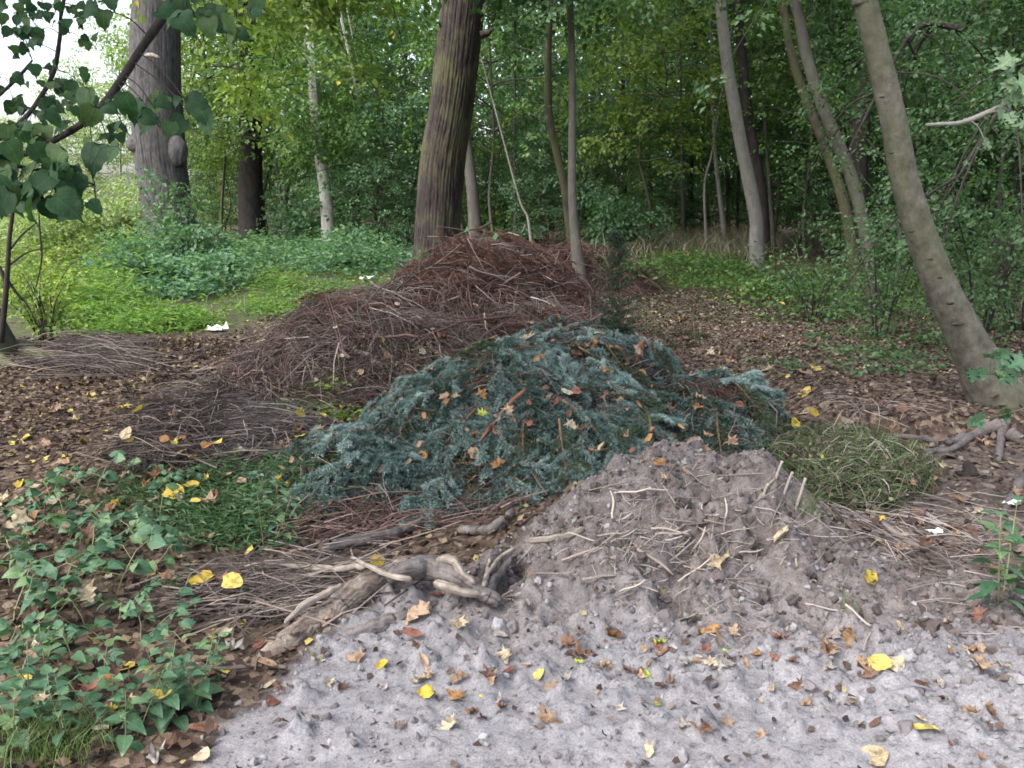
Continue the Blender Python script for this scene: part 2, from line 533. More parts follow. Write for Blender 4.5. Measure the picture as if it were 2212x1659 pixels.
def twig_mat(name, stops, rough=0.85):
    m, t, b = node_mat(name, rough, 0.2)
    c = ramp(t, attr(t, 'rnd'), stops)
    n = noise(t, coords(t), 40, 4)
    t.links.new(mix(t, 0.6, c, mix(t, n, (0.4, 0.4, 0.4), (1.6, 1.6, 1.6)), 'MULTIPLY'), b.inputs['Base Color'])
    return m

def bark_mat(name, dark, light, sx=9, sz=2.2, moss=None, moss_amt=0.4, strength=0.6, blotch=0.5, patches=None):
    m, t, b = node_mat(name, 0.9, 0.15)
    v = coords(t, (sx, sx, sz)); v2 = coords(t, (1, 1, 0.6)); v3 = coords(t, (1, 1, 1))
    n1 = noise(t, v, 3.0, 6, 0.65); n2 = noise(t, v2, 2.0, 4); n3 = noise(t, v3, 60, 3)
    c = ramp(t, n1, [(0.30, dark), (0.70, light)])
    c = mix(t, blotch, c, mix(t, n2, (0.5, 0.5, 0.5), (1.5, 1.5, 1.5)), 'MULTIPLY')
    c = mix(t, 0.5, c, mix(t, n3, (0.6, 0.6, 0.6), (1.4, 1.4, 1.4)), 'MULTIPLY')
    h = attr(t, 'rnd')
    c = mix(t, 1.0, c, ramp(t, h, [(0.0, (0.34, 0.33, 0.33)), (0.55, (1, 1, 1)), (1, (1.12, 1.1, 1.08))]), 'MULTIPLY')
    if moss:
        k = ramp(t, noise(t, v2, 1.7, 5, 0.7), [(0.45, (0, 0, 0)), (0.68, (moss_amt,) * 3)])
        c = mix(t, k, c, moss)
    if patches:
        k = ramp(t, noise(t, v3, 7, 3, 0.5), [(0.60, (0, 0, 0)), (0.66, (0.6,) * 3)])
        c = mix(t, k, c, patches)
    t.links.new(c, b.inputs['Base Color'])
    bump(t, b, n1, strength, 0.02)
    return m

def ground_mat():
    m, t, b = node_mat('forest_floor', 0.95, 0.12)
    v = coords(t, obj=False)
    s = attr(t, 'soil'); dampness = attr(t, 'damp'); g = attr(t, 'green')
    n_big = noise(t, v, 1.3, 5, 0.6); n_mid = noise(t, v, 12, 6, 0.7); n_fine = noise(t, v, 130, 4, 0.7)
    dry = ramp(t, n_mid, [(0.28, (0.129, 0.125, 0.133)), (0.72, (0.249, 0.244, 0.257))])
    damp = ramp(t, n_mid, [(0.28, (0.071, 0.059, 0.055)), (0.72, (0.186, 0.164, 0.158))])
    soil = mix(t, dampness, dry, damp)
    soil = mix(t, 0.7, soil, ramp(t, n_fine, [(0.3, (0.55, 0.54, 0.55)), (0.7, (1.4, 1.4, 1.4))]), 'MULTIPLY')
    soil = mix(t, 0.5, soil, ramp(t, n_big, [(0.3, (0.72, 0.70, 0.68)), (0.7, (1.2, 1.2, 1.2))]), 'MULTIPLY')
    pits = ramp(t, noise(t, v, 48, 4, 0.6), [(0.33, (0.55, 0.53, 0.53)), (0.43, (1, 1, 1)), (0.70, (1, 1, 1)), (0.78, (1.3, 1.3, 1.32))])
    soil = mix(t, 0.9, soil, pits, 'MULTIPLY')
    vo = t.nodes.new('ShaderNodeTexVoronoi'); vo.inputs['Scale'].default_value = 34; vo.inputs['Randomness'].default_value = 1
    t.links.new(v, vo.inputs['Vector'])
    sep = t.nodes.new('ShaderNodeSeparateColor'); t.links.new(vo.outputs['Color'], sep.inputs[0])
    lit = ramp(t, sep.outputs[0], [(0.0, (0.025, 0.019, 0.017)), (0.35, (0.050, 0.036, 0.029)), (0.6, (0.088, 0.063, 0.048)), (0.85, (0.134, 0.104, 0.080)), (1, (0.202, 0.162, 0.120))])
    lit = mix(t, 0.8, lit, ramp(t, n_big, [(0.3, (0.5, 0.48, 0.47)), (0.7, (1.25, 1.2, 1.15))]), 'MULTIPLY')
    lit = mix(t, 0.6, lit, ramp(t, n_fine, [(0.3, (0.5, 0.5, 0.5)), (0.7, (1.4, 1.4, 1.4))]), 'MULTIPLY')
    gr = ramp(t, n_mid, [(0.3, (0.022, 0.030, 0.014)), (0.7, (0.07, 0.09, 0.035))])
    c = mix(t, s, mix(t, g, lit, gr), soil)
    t.links.new(c, b.inputs['Base Color'])
    n_grit = noise(t, v, 55, 5, 0.75)
    hh = mix(t, 0.45, n_grit, n_fine)
    bump(t, b, hh, 0.75, 0.012)
    return m

M = {}
M['ground'] = ground_mat()
M['needle_blue'] = leaf_mat('spruce_needles', [(0, (0.019, 0.043, 0.035)), (0.3, (0.068, 0.119, 0.109)), (0.65, (0.152, 0.221, 0.210)), (1, (0.304, 0.377, 0.361))], 0.12, 0.5, 0.3, obj_var=0.85)
M['needle_green'] = leaf_mat('dark_green_needles', [(0, (0.012, 0.026, 0.014)), (0.6, (0.035, 0.066, 0.032)), (1, (0.07, 0.11, 0.055))], 0.15, obj_var=0.8)
M['needle_brown'] = leaf_mat('dead_needles', [(0, (0.044, 0.022, 0.017)), (0.5, (0.100, 0.053, 0.041)), (1, (0.184, 0.110, 0.081))], 0.1, 0.8, 0.15)
M['bough_stem'] = twig_mat('bough_stem', [(0, (0.10, 0.055, 0.035)), (1, (0.20, 0.115, 0.07))])
M['red_branch'] = twig_mat('red_branch_bark', [(0, (0.12, 0.055, 0.038)), (1, (0.19, 0.09, 0.062))])
M['cut_wood'] = twig_mat('cut_wood', [(0, (0.45, 0.30, 0.19)), (1, (0.55, 0.38, 0.25))])
M['twig_red'] = twig_mat('red_brown_twigs', [(0, (0.035, 0.020, 0.019)), (0.5, (0.092, 0.055, 0.048)), (0.9, (0.158, 0.106, 0.090)), (1, (0.264, 0.212, 0.180))])
M['twig_dark'] = twig_mat('dark_twigs', [(0, (0.025, 0.020, 0.019)), (0.6, (0.070, 0.056, 0.050)), (1, (0.19, 0.155, 0.135))])
M['twig_grey'] = twig_mat('grey_twigs', [(0, (0.07, 0.058, 0.052)), (0.6, (0.16, 0.135, 0.125)), (1, (0.30, 0.26, 0.24))])
M['straw'] = twig_mat('straw', [(0, (0.10, 0.082, 0.068)), (0.6, (0.22, 0.185, 0.155)), (1, (0.34, 0.30, 0.26))])
M['hay'] = twig_mat('cut_grass', [(0, (0.020, 0.030, 0.012)), (0.5, (0.054, 0.080, 0.032)), (1, (0.15, 0.185, 0.095))])
M['core_brown'] = twig_mat('matted_brown_debris', [(0, (0.045, 0.026, 0.022)), (1, (0.075, 0.045, 0.037))])
M['core_dark'] = twig_mat('matted_dark_debris', [(0, (0.018, 0.018, 0.013)), (1, (0.03, 0.028, 0.02))])
M['log'] = bark_mat('weathered_log_bark', (0.074, 0.056, 0.046), (0.242, 0.205, 0.177), 5, 5, strength=0.5, patches=(0.42, 0.29, 0.20))
M['old_wood'] = bark_mat('grey_rotten_wood', (0.045, 0.039, 0.037), (0.171, 0.155, 0.150), 6, 6, strength=0.6)
M['pale_wood'] = bark_mat('bare_pale_wood', (0.105, 0.085, 0.070), (0.29, 0.255, 0.22), 6, 6, strength=0.4, blotch=0.3)
M['oak'] = bark_mat('oak_bark', (0.017, 0.014, 0.014), (0.049, 0.040, 0.040), 8, 2.0, (0.10, 0.105, 0.045), 0.75, 0.5)
M['old_bark'] = bark_mat('old_tree_bark', (0.035, 0.033, 0.033), (0.089, 0.085, 0.087), 8, 2.5, None, strength=0.5)
M['beech'] = bark_mat('smooth_green_grey_bark', (0.040, 0.037, 0.029), (0.125, 0.116, 0.096), 5.0, 4.0, (0.055, 0.068, 0.028), 0.85, 0.6, 0.8)
M['beech_scar'] = bark_mat('dark_bark_scar', (0.02, 0.018, 0.015), (0.05, 0.045, 0.036), 6, 6)
M['grey_bark'] = bark_mat('grey_bark', (0.048, 0.044, 0.040), (0.092, 0.085, 0.077), 3.5, 1.5, (0.09, 0.105, 0.06), 0.5, 0.25)
M['pale_bark'] = bark_mat('pale_bark', (0.122, 0.115, 0.105), (0.214, 0.204, 0.191), 3.5, 1.8, (0.13, 0.14, 0.09), 0.3, 0.25)
M['sun_painted_bark'] = bark_mat('sun_painted_pale_bark', (0.225, 0.214, 0.195), (0.435, 0.420, 0.398), 3.5, 1.8, None, strength=0.3, blotch=0.25)  # brighter pale bark: sunlight on one far trunk is put into its colour
M['dark_bark'] = bark_mat('dark_bark', (0.015, 0.013, 0.012), (0.042, 0.036, 0.033), 5, 2, None, strength=0.5)
M['moss_bark'] = bark_mat('mossy_dark_bark', (0.032, 0.029, 0.021), (0.080, 0.072, 0.052), 5, 2, (0.07, 0.085, 0.03), 0.8, 0.5)
G = {
 'yellow': [(0, (0.076, 0.136, 0.024)), (0.55, (0.129, 0.204, 0.041)), (0.93, (0.212, 0.288, 0.061)), (1, (0.636, 0.500, 0.068))],
 'green':  [(0, (0.047, 0.110, 0.028)), (0.6, (0.091, 0.172, 0.048)), (0.96, (0.157, 0.251, 0.077)), (1, (0.503, 0.408, 0.084))],
 'blue':   [(0, (0.044, 0.103, 0.048)), (0.6, (0.083, 0.169, 0.083)), (1, (0.184, 0.290, 0.160))],
 'dark':   [(0, (0.030, 0.068, 0.026)), (0.7, (0.060, 0.122, 0.049)), (1, (0.124, 0.195, 0.087))],
 'pale':   [(0, (0.144, 0.228, 0.086)), (0.6, (0.223, 0.304, 0.122)), (1, (0.393, 0.455, 0.216))],  # sunlight of the clearing is put into these lighter leaf colours
 'herb':   [(0, (0.060, 0.138, 0.023)), (0.6, (0.109, 0.213, 0.039)), (1, (0.197, 0.299, 0.069))],
 'nettle': [(0, (0.042, 0.106, 0.056)), (0.6, (0.074, 0.160, 0.083)), (1, (0.137, 0.237, 0.112))],
}
for k, v in G.items():
    M['leaf_' + k] = leaf_mat('leaf_' + k, v, 0.48)
M['linden'] = leaf_mat('linden_leaf', [(0, (0.016, 0.044, 0.019)), (0.6, (0.027, 0.068, 0.030)), (1, (0.058, 0.100, 0.034))], 0.35, 0.55, 0.15, per_object=1)
M['bramble'] = leaf_mat('bramble_leaf', [(0, (0.040, 0.100, 0.055)), (0.6, (0.066, 0.138, 0.075)), (1, (0.12, 0.195, 0.085))], 0.3, 0.5, 0.35, per_object=1)
M['palemaple'] = leaf_mat('pale_maple_leaf', [(0, (0.10, 0.17, 0.09)), (1, (0.17, 0.24, 0.15))], 0.35, 0.6, 0.3, per_object=1)
DRY = {
 'yellow': [(0, (0.356, 0.263, 0.032)), (1, (0.433, 0.364, 0.108))],
 'pale':   [(0, (0.275, 0.226, 0.144)), (1, (0.398, 0.350, 0.266))],
 'tan':    [(0, (0.189, 0.128, 0.087)), (1, (0.306, 0.223, 0.158))],
 'brown':  [(0, (0.077, 0.044, 0.033)), (1, (0.153, 0.090, 0.063))],
 'orange': [(0, (0.216, 0.113, 0.050)), (1, (0.304, 0.180, 0.077))],
 'rust':   [(0, (0.135, 0.057, 0.043)), (1, (0.207, 0.100, 0.073))],
 'green':  [(0, (0.142, 0.213, 0.030)), (1, (0.283, 0.336, 0.060))],
 'grey':   [(0, (0.198, 0.179, 0.166)), (1, (0.317, 0.297, 0.282))],
}
for k, v in DRY.items():
    M['dry_' + k] = leaf_mat(k + '_dead_leaf', v, 0.15, 0.75, 0.2, per_object=1, vein_tint=(0.72, 0.68, 0.62), blotch=0.75)
M['litter'] = leaf_mat('leaf_litter', [(0, (0.029, 0.020, 0.018)), (0.45, (0.067, 0.047, 0.040)), (0.78, (0.105, 0.079, 0.066)), (0.95, (0.185, 0.153, 0.130)), (0.992, (0.252, 0.207, 0.120)), (1, (0.403, 0.333, 0.060))], 0.1, 0.85, 0.15)
M['litter_dark'] = leaf_mat('damp_leaf_litter', [(0, (0.025, 0.018, 0.016)), (0.55, (0.059, 0.040, 0.031)), (0.85, (0.118, 0.081, 0.055)), (0.96, (0.218, 0.171, 0.100)), (1, (0.386, 0.324, 0.070))], 0.1, 0.85, 0.15)
M['clod'] = twig_mat('soil_lumps', [(0, (0.077, 0.068, 0.068)), (0.6, (0.153, 0.142, 0.146)), (0.95, (0.225, 0.219, 0.225)), (1, (0.25, 0.25, 0.25))], 0.95)
M['clod_damp'] = twig_mat('damp_soil_lumps', [(0, (0.045, 0.036, 0.033)), (1, (0.122, 0.101, 0.096))], 0.95)
M['white'] = twig_mat('white_scrap', [(0, (0.50, 0.51, 0.53)), (1, (0.60, 0.60, 0.60))], 0.6)
M['grass'] = leaf_mat('grass_blades', [(0, (0.06, 0.12, 0.03)), (0.7, (0.11, 0.18, 0.055)), (1, (0.28, 0.27, 0.14))], 0.3)
M['drygrass'] = leaf_mat('dry_grass', [(0, (0.10, 0.10, 0.055)), (0.5, (0.20, 0.185, 0.125)), (1, (0.34, 0.31, 0.24))], 0.3)

# ---------------------------------------------------------------- ground sheet
def build_ground():
    ny, nx = GZ.shape
    V = np.stack([_X, _Y, GZ], -1).reshape(-1, 3)
    j, i = np.meshgrid(np.arange(ny - 1), np.arange(nx - 1), indexing='ij')
    Q = np.stack([j * nx + i, j * nx + i + 1, (j + 1) * nx + i + 1, (j + 1) * nx + i], -1).reshape(-1, 4)
    mb = MB(); mb.add(V, Q=Q, a=0.5)
    o = mb.obj('ground', M['ground'], smooth=True)
    me = o.data
    x, y = V[:, 0], V[:, 1]
    soil = sm(-0.04, 0.16, soil_edge(x, y) + 0.10 * fbm(x * 9, y * 9, 3, 31))
    right = sm(1.3, 1.7, x + 0.3 * fbm(x * 3, y * 3, 2, 36)) * sm(5.4, 5.0, y) * sm(2.9, 3.4, y) * 0.55
    soil = np.maximum(soil, right * (0.6 + 0.6 * fbm(x * 8, y * 8, 3, 37)).clip(0, 1))
    damp = np.clip(0.95 * sm(2.60, 3.15, y + 0.25 * fbm(x * 2.5, y * 2.5, 3, 33)) + 0.35 * sm(1.4, 2.2, x) * sm(2.1, 2.6, y), 0, 1)
    green = 0.75 * sm(0.0, 0.8, np.minimum(np.minimum(y - 9.6, 17.5 - y), -0.75 - x) + 1.1 * fbm(x * 1.3, y * 1.3, 3, 34))
    green = np.maximum(green, 0.7 * sm(-0.1, 0.3, np.minimum(np.minimum(y - 10.5, 16 - y), np.minimum(x - 1.0, 5.5 - x)) + 0.5 * fbm(x, y, 3, 35)))
    green = green * (1 - 0.85 * np.exp(-((x + 2.75 - 0.12 * (y - 9)) / 0.45) ** 2) * sm(13.5, 12.5, y))
    for n, v in (('soil', soil), ('damp', damp), ('green', green)):
        a = me.attributes.new(n, 'FLOAT', 'POINT'); a.data.foreach_set('value', v.astype(np.float32))
    tag(o, 'bare grey soil in front running into brown leaf covered forest floor', kind='structure')
    return o
build_ground()

# ---------------------------------------------------------------- trunks
def bark_disp(nr, fz, amp, seed, groove=None):
    store = {}
    def f(th, s, rr):
        u = th / (2 * math.pi)
        wob = 0.35 * fbm(np.cos(th) * 1.2 + 3, np.sin(th) * 1.2 + s * 1.6, 3, seed + 3)
        k = u * nr + wob
        def ridge(k, s, sd):
            q = np.abs(((k + 0.35 * vnoise(k * 0.0 + np.floor(k) * 7.3, s * fz, sd)) % 1.0) - 0.5) * 2
            return np.clip(1.25 - q * 1.25, 0, 1) ** 0.8
        h = ridge(k, s, seed)
        cut = sm(0.35, 0.75, vnoise(np.floor(k) * 3.7, s * fz * 1.7, seed + 9))
        h = np.clip(h * (1 - 0.55 * cut), 0, 1)
        h = np.clip(h + 0.15 * fbm(np.cos(th) * 9, np.sin(th) * 9, 2, seed + 5, z=s * 9), 0, 1)
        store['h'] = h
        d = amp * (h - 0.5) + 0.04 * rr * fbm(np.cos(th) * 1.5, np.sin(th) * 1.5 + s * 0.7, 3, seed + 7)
        out = rr + d
        if groove is not None:
            a0, w, dep = groove
            dd = np.abs((th - a0 + math.pi) % (2 * math.pi) - math.pi)
            out = out - dep * rr * np.exp(-(dd / w) ** 2)
        return out
    return f, store

def trunk_path(px, Y, z_top=None, flare=1.5):
    """px: (x, y, half width) rows from top to base in the picture -> points and radii from base to top at distance Y"""
    P, r = [], []
    for x, y, w in px[::-1]:
        p = at(x, y, Y); P.append(p); d = p - CAM; zf = d[1] * math.cos(PITCH) - d[2] * math.sin(PITCH); r.append(0.97 * w / F * zf * zf / np.linalg.norm(d))
    P, r = np.array(P), np.array(r)
    gz = float(H(P[0, 0], P[0, 1]))
    if P[0, 2] > gz - 0.05:                       # carry the foot down into the soil
        d = unit(P[0] - P[1]); k = (P[0, 2] - (gz - 0.15)) / max(0.2, -d[2])
        P = np.vstack([P[0] + d * k, P]); r = np.concatenate([[r[0] * 1.06], r])
    if z_top and P[-1, 2] < z_top:
        d = unit(P[-1] - P[-2]); d = unit(d + np.array([0, 0, 0.6]))
        n = 3
        for k in range(1, n + 1):
            P = np.vstack([P, P[-1] + d * (z_top - P[-1, 2]) / (n - k + 1) / max(d[2], 0.3)]); r = np.append(r, r[-1] * 0.82)
    return np.column_stack([P, r]), gz

def build_trunk(path, gz, mat, parent, seg=14, step=0.25, disp=None, store=None, flare=0.0, name='trunk', wob=0.02, seed=0, zmax_fine=6.5):
    L = np.linalg.norm(np.diff(path[:, :3], axis=0), axis=1).sum()
    Q = spline(path, max(8, int(L / step)))
    P, r = Q[:, :3], Q[:, 3].copy()
    if flare:
        h = np.clip(P[:, 2] - gz, 0, None); r = r * (1 + flare * np.exp(-h / 0.28))
    mb = MB()
    if disp is None:
        def disp(th, s, rr):
            return rr * (1 + wob * 2.2 * fbm(np.cos(th) * 1.1 + seed, np.sin(th) * 1.1, 3, seed + 1, z=s * 1.6 + 5)) + 0.16 * flare * rr * np.exp(-np.clip(s - 0.1, 0, None) / 0.3) * np.cos(th * 4 + seed)
    base = parent.matrix_basis.translation if parent is not None else Vector((0, 0, 0))
    P = P - np.array(base)
    tube(mb, P, r, seg, a=0.6, disp=disp)
    if store is not None:
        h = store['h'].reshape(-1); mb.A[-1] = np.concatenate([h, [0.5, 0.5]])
    return mb.obj(name, mat, parent, smooth=True)

# ---------------------------------------------------------------- foliage
def sprays(mb, C, out, per, rad, size, tilt=0.45, droop=0.35, jit=0.4):
    """flat leafy sprays: centres, outward directions, leaves each, radius, leaf length"""
    k = len(C)
    out = unit(out)
    nrm = unit(np.array([0, 0, 1.0]) + tilt * rng.normal(size=(k, 3)) + 0.55 * out * np.array([1, 1, 0]))
    ax = unit(out - nrm * np.sum(out * nrm, 1, keepdims=True)); sd = np.cross(nrm, ax)
    u = rng.uniform(-1, 1, (k, per)); v = rng.uniform(-1, 1, (k, per)) * (1 - 0.45 * np.abs(u))
    P = C[:, None] + rad * (u[..., None] * ax[:, None] + 0.75 * v[..., None] * sd[:, None])
    P[..., 2] -= droop * rad * (u ** 2 + 0.6 * v ** 2)
    P = P + rng.normal(size=P.shape) * rad * 0.10
    D = unit(ax[:, None] * (0.6 + 0.0 * u[..., None]) + np.sign(v)[..., None] * sd[:, None] * 0.9 + 0.35 * rng.normal(size=P.shape) - np.array([0, 0, 0.35]))
    Nn = unit(nrm[:, None] + jit * rng.normal(size=P.shape))
    P, D, Nn = P.reshape(-1, 3), D.reshape(-1, 3), Nn.reshape(-1, 3)
    base = np.repeat(rng.random(k), per)
    scatter(mb, LEAF4, P, rot_from(D, Nn), size * rng.uniform(0.65, 1.25, len(P)), a=np.clip(0.45 * base + 0.55 * rng.random(len(P)), 0, 1))

def tree_meshes(name, seed, height, base, rad, nb, per_branch, per, spray_r, leaf, leafmat, barkmat, trunk_r=0.07, lean=0.2):
    """a young broadleaf tree about its own foot: trunk with limbs, and crown"""
    global rng
    keep, rng = rng, np.random.default_rng(seed)
    tr, cr = MB(), MB()
    zz = np.linspace(0, height, 7)
    T = np.stack([lean * (zz / height) ** 1.5 * height * 0.3 + 0.10 * rng.normal(size=7) * (zz > 0), 0.10 * rng.normal(size=7) * (zz > 0), zz - 0.15], -1)
    Pth = spline(np.column_stack([T, np.linspace(trunk_r, trunk_r * 0.25, 7)]), 18)
    tube(tr, Pth[:, :3], Pth[:, 3], 8, a=0.6)
    C, O = [], []
    for b in range(nb):
        h = base + (height * 0.98 - base) * ((b + rng.random()) / nb)
        k = int(np.argmin(np.abs(Pth[:, 2] - h))); p0 = Pth[k, :3]
        t = (h - base) / (height - base)
        L = rad * (0.55 + 0.6 * math.sin(math.pi * min(1, 0.25 + 0.75 * t))) * rng.uniform(0.6, 1.15)
        az = b * 2.39996 + rng.normal() * 0.4
        d = np.array([math.cos(az), math.sin(az), rng.uniform(0.1, 0.6)])
        tt = np.linspace(0, 1, 6)
        B = p0 + d * L * tt[:, None]; B[:, 2] -= 0.35 * L * tt ** 2; B = B + rng.normal(size=B.shape) * 0.05 * L * tt[:, None]
        tube(tr, B, np.linspace(Pth[k, 3] * 0.45 + 0.004, 0.004, 6), 4, a=0.55, cap=False)
        for s in range(per_branch):
            f = 0.30 + 0.75 * (s + rng.random()) / per_branch
            q = B[0] + (B[-1] - B[0]) * 0; q = np.array([np.interp(min(f, 1) * 5, np.arange(6), B[:, c]) for c in range(3)])
            off = rng.normal(size=3) * L * 0.16; off[2] *= 0.7
            C.append(q + off); O.append(d * np.array([1, 1, 0.1]) + 0.5 * rng.normal(size=3) * np.array([1, 1, 0.2]))
    sprays(cr, np.array(C), np.array(O), per, spray_r, leaf)
    a = tr.mesh(name + '_trunk', barkmat, True); c = cr.mesh(name + '_crown', leafmat)
    rng = keep
    return a, c

def put_tree(kind, label, loc, meshes, rz=0.0, s=1.0, group=None, cat='tree', parts=('trunk', 'crown')):
    t = thing(kind, label, cat, loc, group)
    t.rotation_euler = (0, 0, rz); t.scale = (s, s, s)
    for n, me in zip(parts, meshes):
        link(n, me, t)
    return t

def clump_crown(parent, centre, r, n_sprays, per, spray_r, leaf, mat, name='crown', out_bias=None):
    """leafy crown filling an ellipsoid in uneven clumps"""
    mb = MB()
    k = max(6, n_sprays // 9)
    cc = unit(rng.normal(size=(k, 3))) * rng.uniform(0.35, 1.0, (k, 1)) ** 0.6 * np.array(r)
    ids = rng.integers(0, k, n_sprays)
    C = cc[ids] + rng.normal(size=(n_sprays, 3)) * np.array(r) * 0.17
    O = C / np.array(r) + 0.4 * rng.normal(size=C.shape)
    sprays(mb, C + np.array(centre) - np.array(parent.location), O, per, spray_r, leaf)
    return mb.obj(name, mat, parent)

def add_limbs(parent, start_pts, ends, r0, mat, name='limb'):
    for a, b in zip(start_pts, ends):
        a, b = np.array(a), np.array(b)
        mid = (a + b) / 2 + np.array([0, 0, 0.12 * np.linalg.norm(b - a)])
        mb = MB(); P = spline(np.array([a, mid, b]), 9) - np.array(parent.location)
        tube(mb, P, np.linspace(r0, r0 * 0.25, 9), 7, a=0.55)
        mb.obj(name, mat, parent, smooth=True)

def big_tree(kind, label, px, Y, mat, z_top, seg=14, step=0.25, flare=0.25, disp=None, store=None, seed=0, crown=None, group=None, wob=0.02):
    path, gz = trunk_path(px, Y, z_top)
    t = thing(kind, label, 'tree', (path[0, 0], path[0, 1], gz), group)
    build_trunk(path, gz, mat, t, seg, step, disp, store, flare, seed=seed, wob=wob)
    if crown:
        c, r, n, per, sr, leaf, cm = crown
        top_p = path[-1, :3]
        cen = top_p + np.array(c)
        ends = [cen + np.array(r) * unit(rng.normal(size=3)) * 0.7 for _ in range(5)]
        add_limbs(t, [path[-2, :3] * f + path[-1, :3] * (1 - f) for f in (0.1, 0.3, 0.5, 0.7, 0.9)], ends, path[-1, 3] * 0.55, mat)
        clump_crown(t, cen, r, n, per, sr, leaf, M[cm])
    return t, path

# the two old trees
d, st = bark_disp(46, 1.6, 0.024, 5, groove=(4.95, 0.22, 0.16))
oak, oak_path = big_tree('oak_tree', 'large deeply furrowed oak trunk rising right behind the brown brush heap', [(1001, -40, 52), (999, 0, 53), (985, 133, 52), (974, 233, 50), (957, 333, 52), (948, 433, 52), (943, 533, 52), (942, 600, 55)],
    16.0, M['oak'], 9.5, 150, 0.045, 0.12, d, st, crown=((0.3, 1.8, 2.2), (4.0, 3.4, 2.4), 200, 26, 0.6, 0.17, 'leaf_green'))
mb = MB()                                           # a snapped stub on its right side
p0 = at(1040, 75, 15.8); tube(mb, np.array([p0, p0 + [0.12, -0.05, 0.02], p0 + [0.2, -0.06, 0.09]]) - np.array(oak.location), [0.07, 0.045, 0.02], 7, a=0.5)
mb.obj('branch_stub', M['oak'], oak, smooth=True)

d, st = bark_disp(52, 2.0, 0.016, 15)
old, old_path = big_tree('old_tree', 'thick old tree trunk with round burls, standing left at the edge of the clearing', [(337, -40, 58), (338, 0, 58), (335, 133, 61), (343, 300, 61), (355, 400, 59), (373, 500, 61), (392, 560, 70)],
    19.0, M['old_bark'], 10.5, 110, 0.07, 0.10, d, st, crown=((2.2, 2.4, 2.4), (3.4, 3.4, 2.2), 170, 26, 0.6, 0.18, 'leaf_yellow'))
def burl(parent, p, r, mat, name='burl', sq=(1, 0.8, 1), seed=1):
    me = bpy.data.meshes.new(name)
    import bmesh
    bm = bmesh.new(); bmesh.ops.create_icosphere(bm, subdivisions=4, radius=1)
    V = np.array([v.co for v in bm.verts])
    k = 1 + 0.22 * fbm(V[:, 0] * 2 + seed, V[:, 1] * 2, 4, seed, z=V[:, 2] * 2)
    for v, q in zip(bm.verts, V * k[:, None] * np.array(sq) * r + p - np.array(parent.location)):
        v.co = q
    for f in bm.faces: f.smooth = True
    bm.to_mesh(me); bm.free(); me.materials.append(mat)
    a = me.attributes.new('rnd', 'FLOAT', 'POINT'); a.data.foreach_set('value', np.full(len(me.vertices), 0.7, np.float32))
    return link(name, me, parent)
burl(old, at(293, 312, 18.75), 0.19, M['old_bark'], sq=(1, 0.7, 0.9), seed=3)
burl(old, at(380, 325, 18.72), 0.25, M['old_bark'], sq=(0.9, 0.55, 1.3), seed=4)
mb = MB(); p0 = at(312, 121, 18.4); p1 = at(345, 125, 18.25)
tube(mb, spline(np.array([p0, (p0 + p1) / 2 + [0, -0.05, 0.03], p1]), 8) - np.array(old.location), np.array([0.02, 0.035, 0.04, 0.045, 0.045, 0.04, 0.035, 0.02]), 7, a=0.7)
mb.obj('bare_stub', M['pale_wood'], old, smooth=True)

# leaning tree at the right with bare roots
beech_px = [(1862, -60, 28), (1870, 0, 29), (1893, 100, 30), (1926, 240, 31), (1962, 420, 33), (2020, 590, 37), (2072, 700, 41), (2118, 790, 46), (2165, 880, 54)]
beech, beech_path = big_tree('leaning_tree', 'smooth green grey trunk leaning left, its bare roots showing at right', beech_px, 5.8, M['beech'], 8.5, 40, 0.06, 0.35,
    seed=4, disp=lambda th, s, rr: rr * (1 + 0.07 * fbm(np.cos(th) * 1.2 + 4, np.sin(th) * 1.2, 3, 5, z=s * 1.1 + 5) + 0.035 * vnoise(np.cos(th) * 3.5, np.sin(th) * 3.5 + 9, 6, z=s * 0.8 + 2) + 0.03 * vnoise(np.cos(th) * 5, np.sin(th) * 5, 7, z=s * 7 + 1)) + 0.10 * rr * np.exp(-np.clip(s - 0.1, 0, None) / 0.35) * np.cos(th * 4 + 1),
    crown=((0.3, 1.0, 1.2), (2.6, 2.6, 1.8), 130, 24, 0.5, 0.13, 'leaf_dark'), wob=0.028)
for px, py, r_ in ((1985, 640, 0.016), (2052, 655, 0.020), (2068, 700, 0.026), (1925, 330, 0.012), (1968, 500, 0.014), (2010, 560, 0.013), (1905, 210, 0.012), (2030, 600, 0.012)):
    burl(beech, at(px, py, 5.64), r_, M['beech_scar'], 'scar', (1.5, 0.6, 0.55), px)
def surface_root(parent, px, r0, r1, mat, name='root', lift=0.5):
    P = np.array([hit(x, y) for x, y in px]); P = spline(P, 22)
    rr = np.linspace(r0, r1, 22)
    P[:, 2] = np.atleast_1d(H(P[:, 0], P[:, 1])) + rr * lift + 0.012 * vnoise(P[:, 0] * 9, P[:, 1] * 9, 3)
    mb = MB(); tube(mb, P - np.array(parent.location), rr * (1 + 0.2 * vnoise(np.arange(22) * 0.7, np.zeros(22) + r0 * 99, 4)), 8, a=0.6)
    return mb.obj(name, mat, parent, smooth=True)
M['root'] = bark_mat('bare_root_bark', (0.055, 0.046, 0.044), (0.13, 0.112, 0.108), 5, 5, strength=0.4)
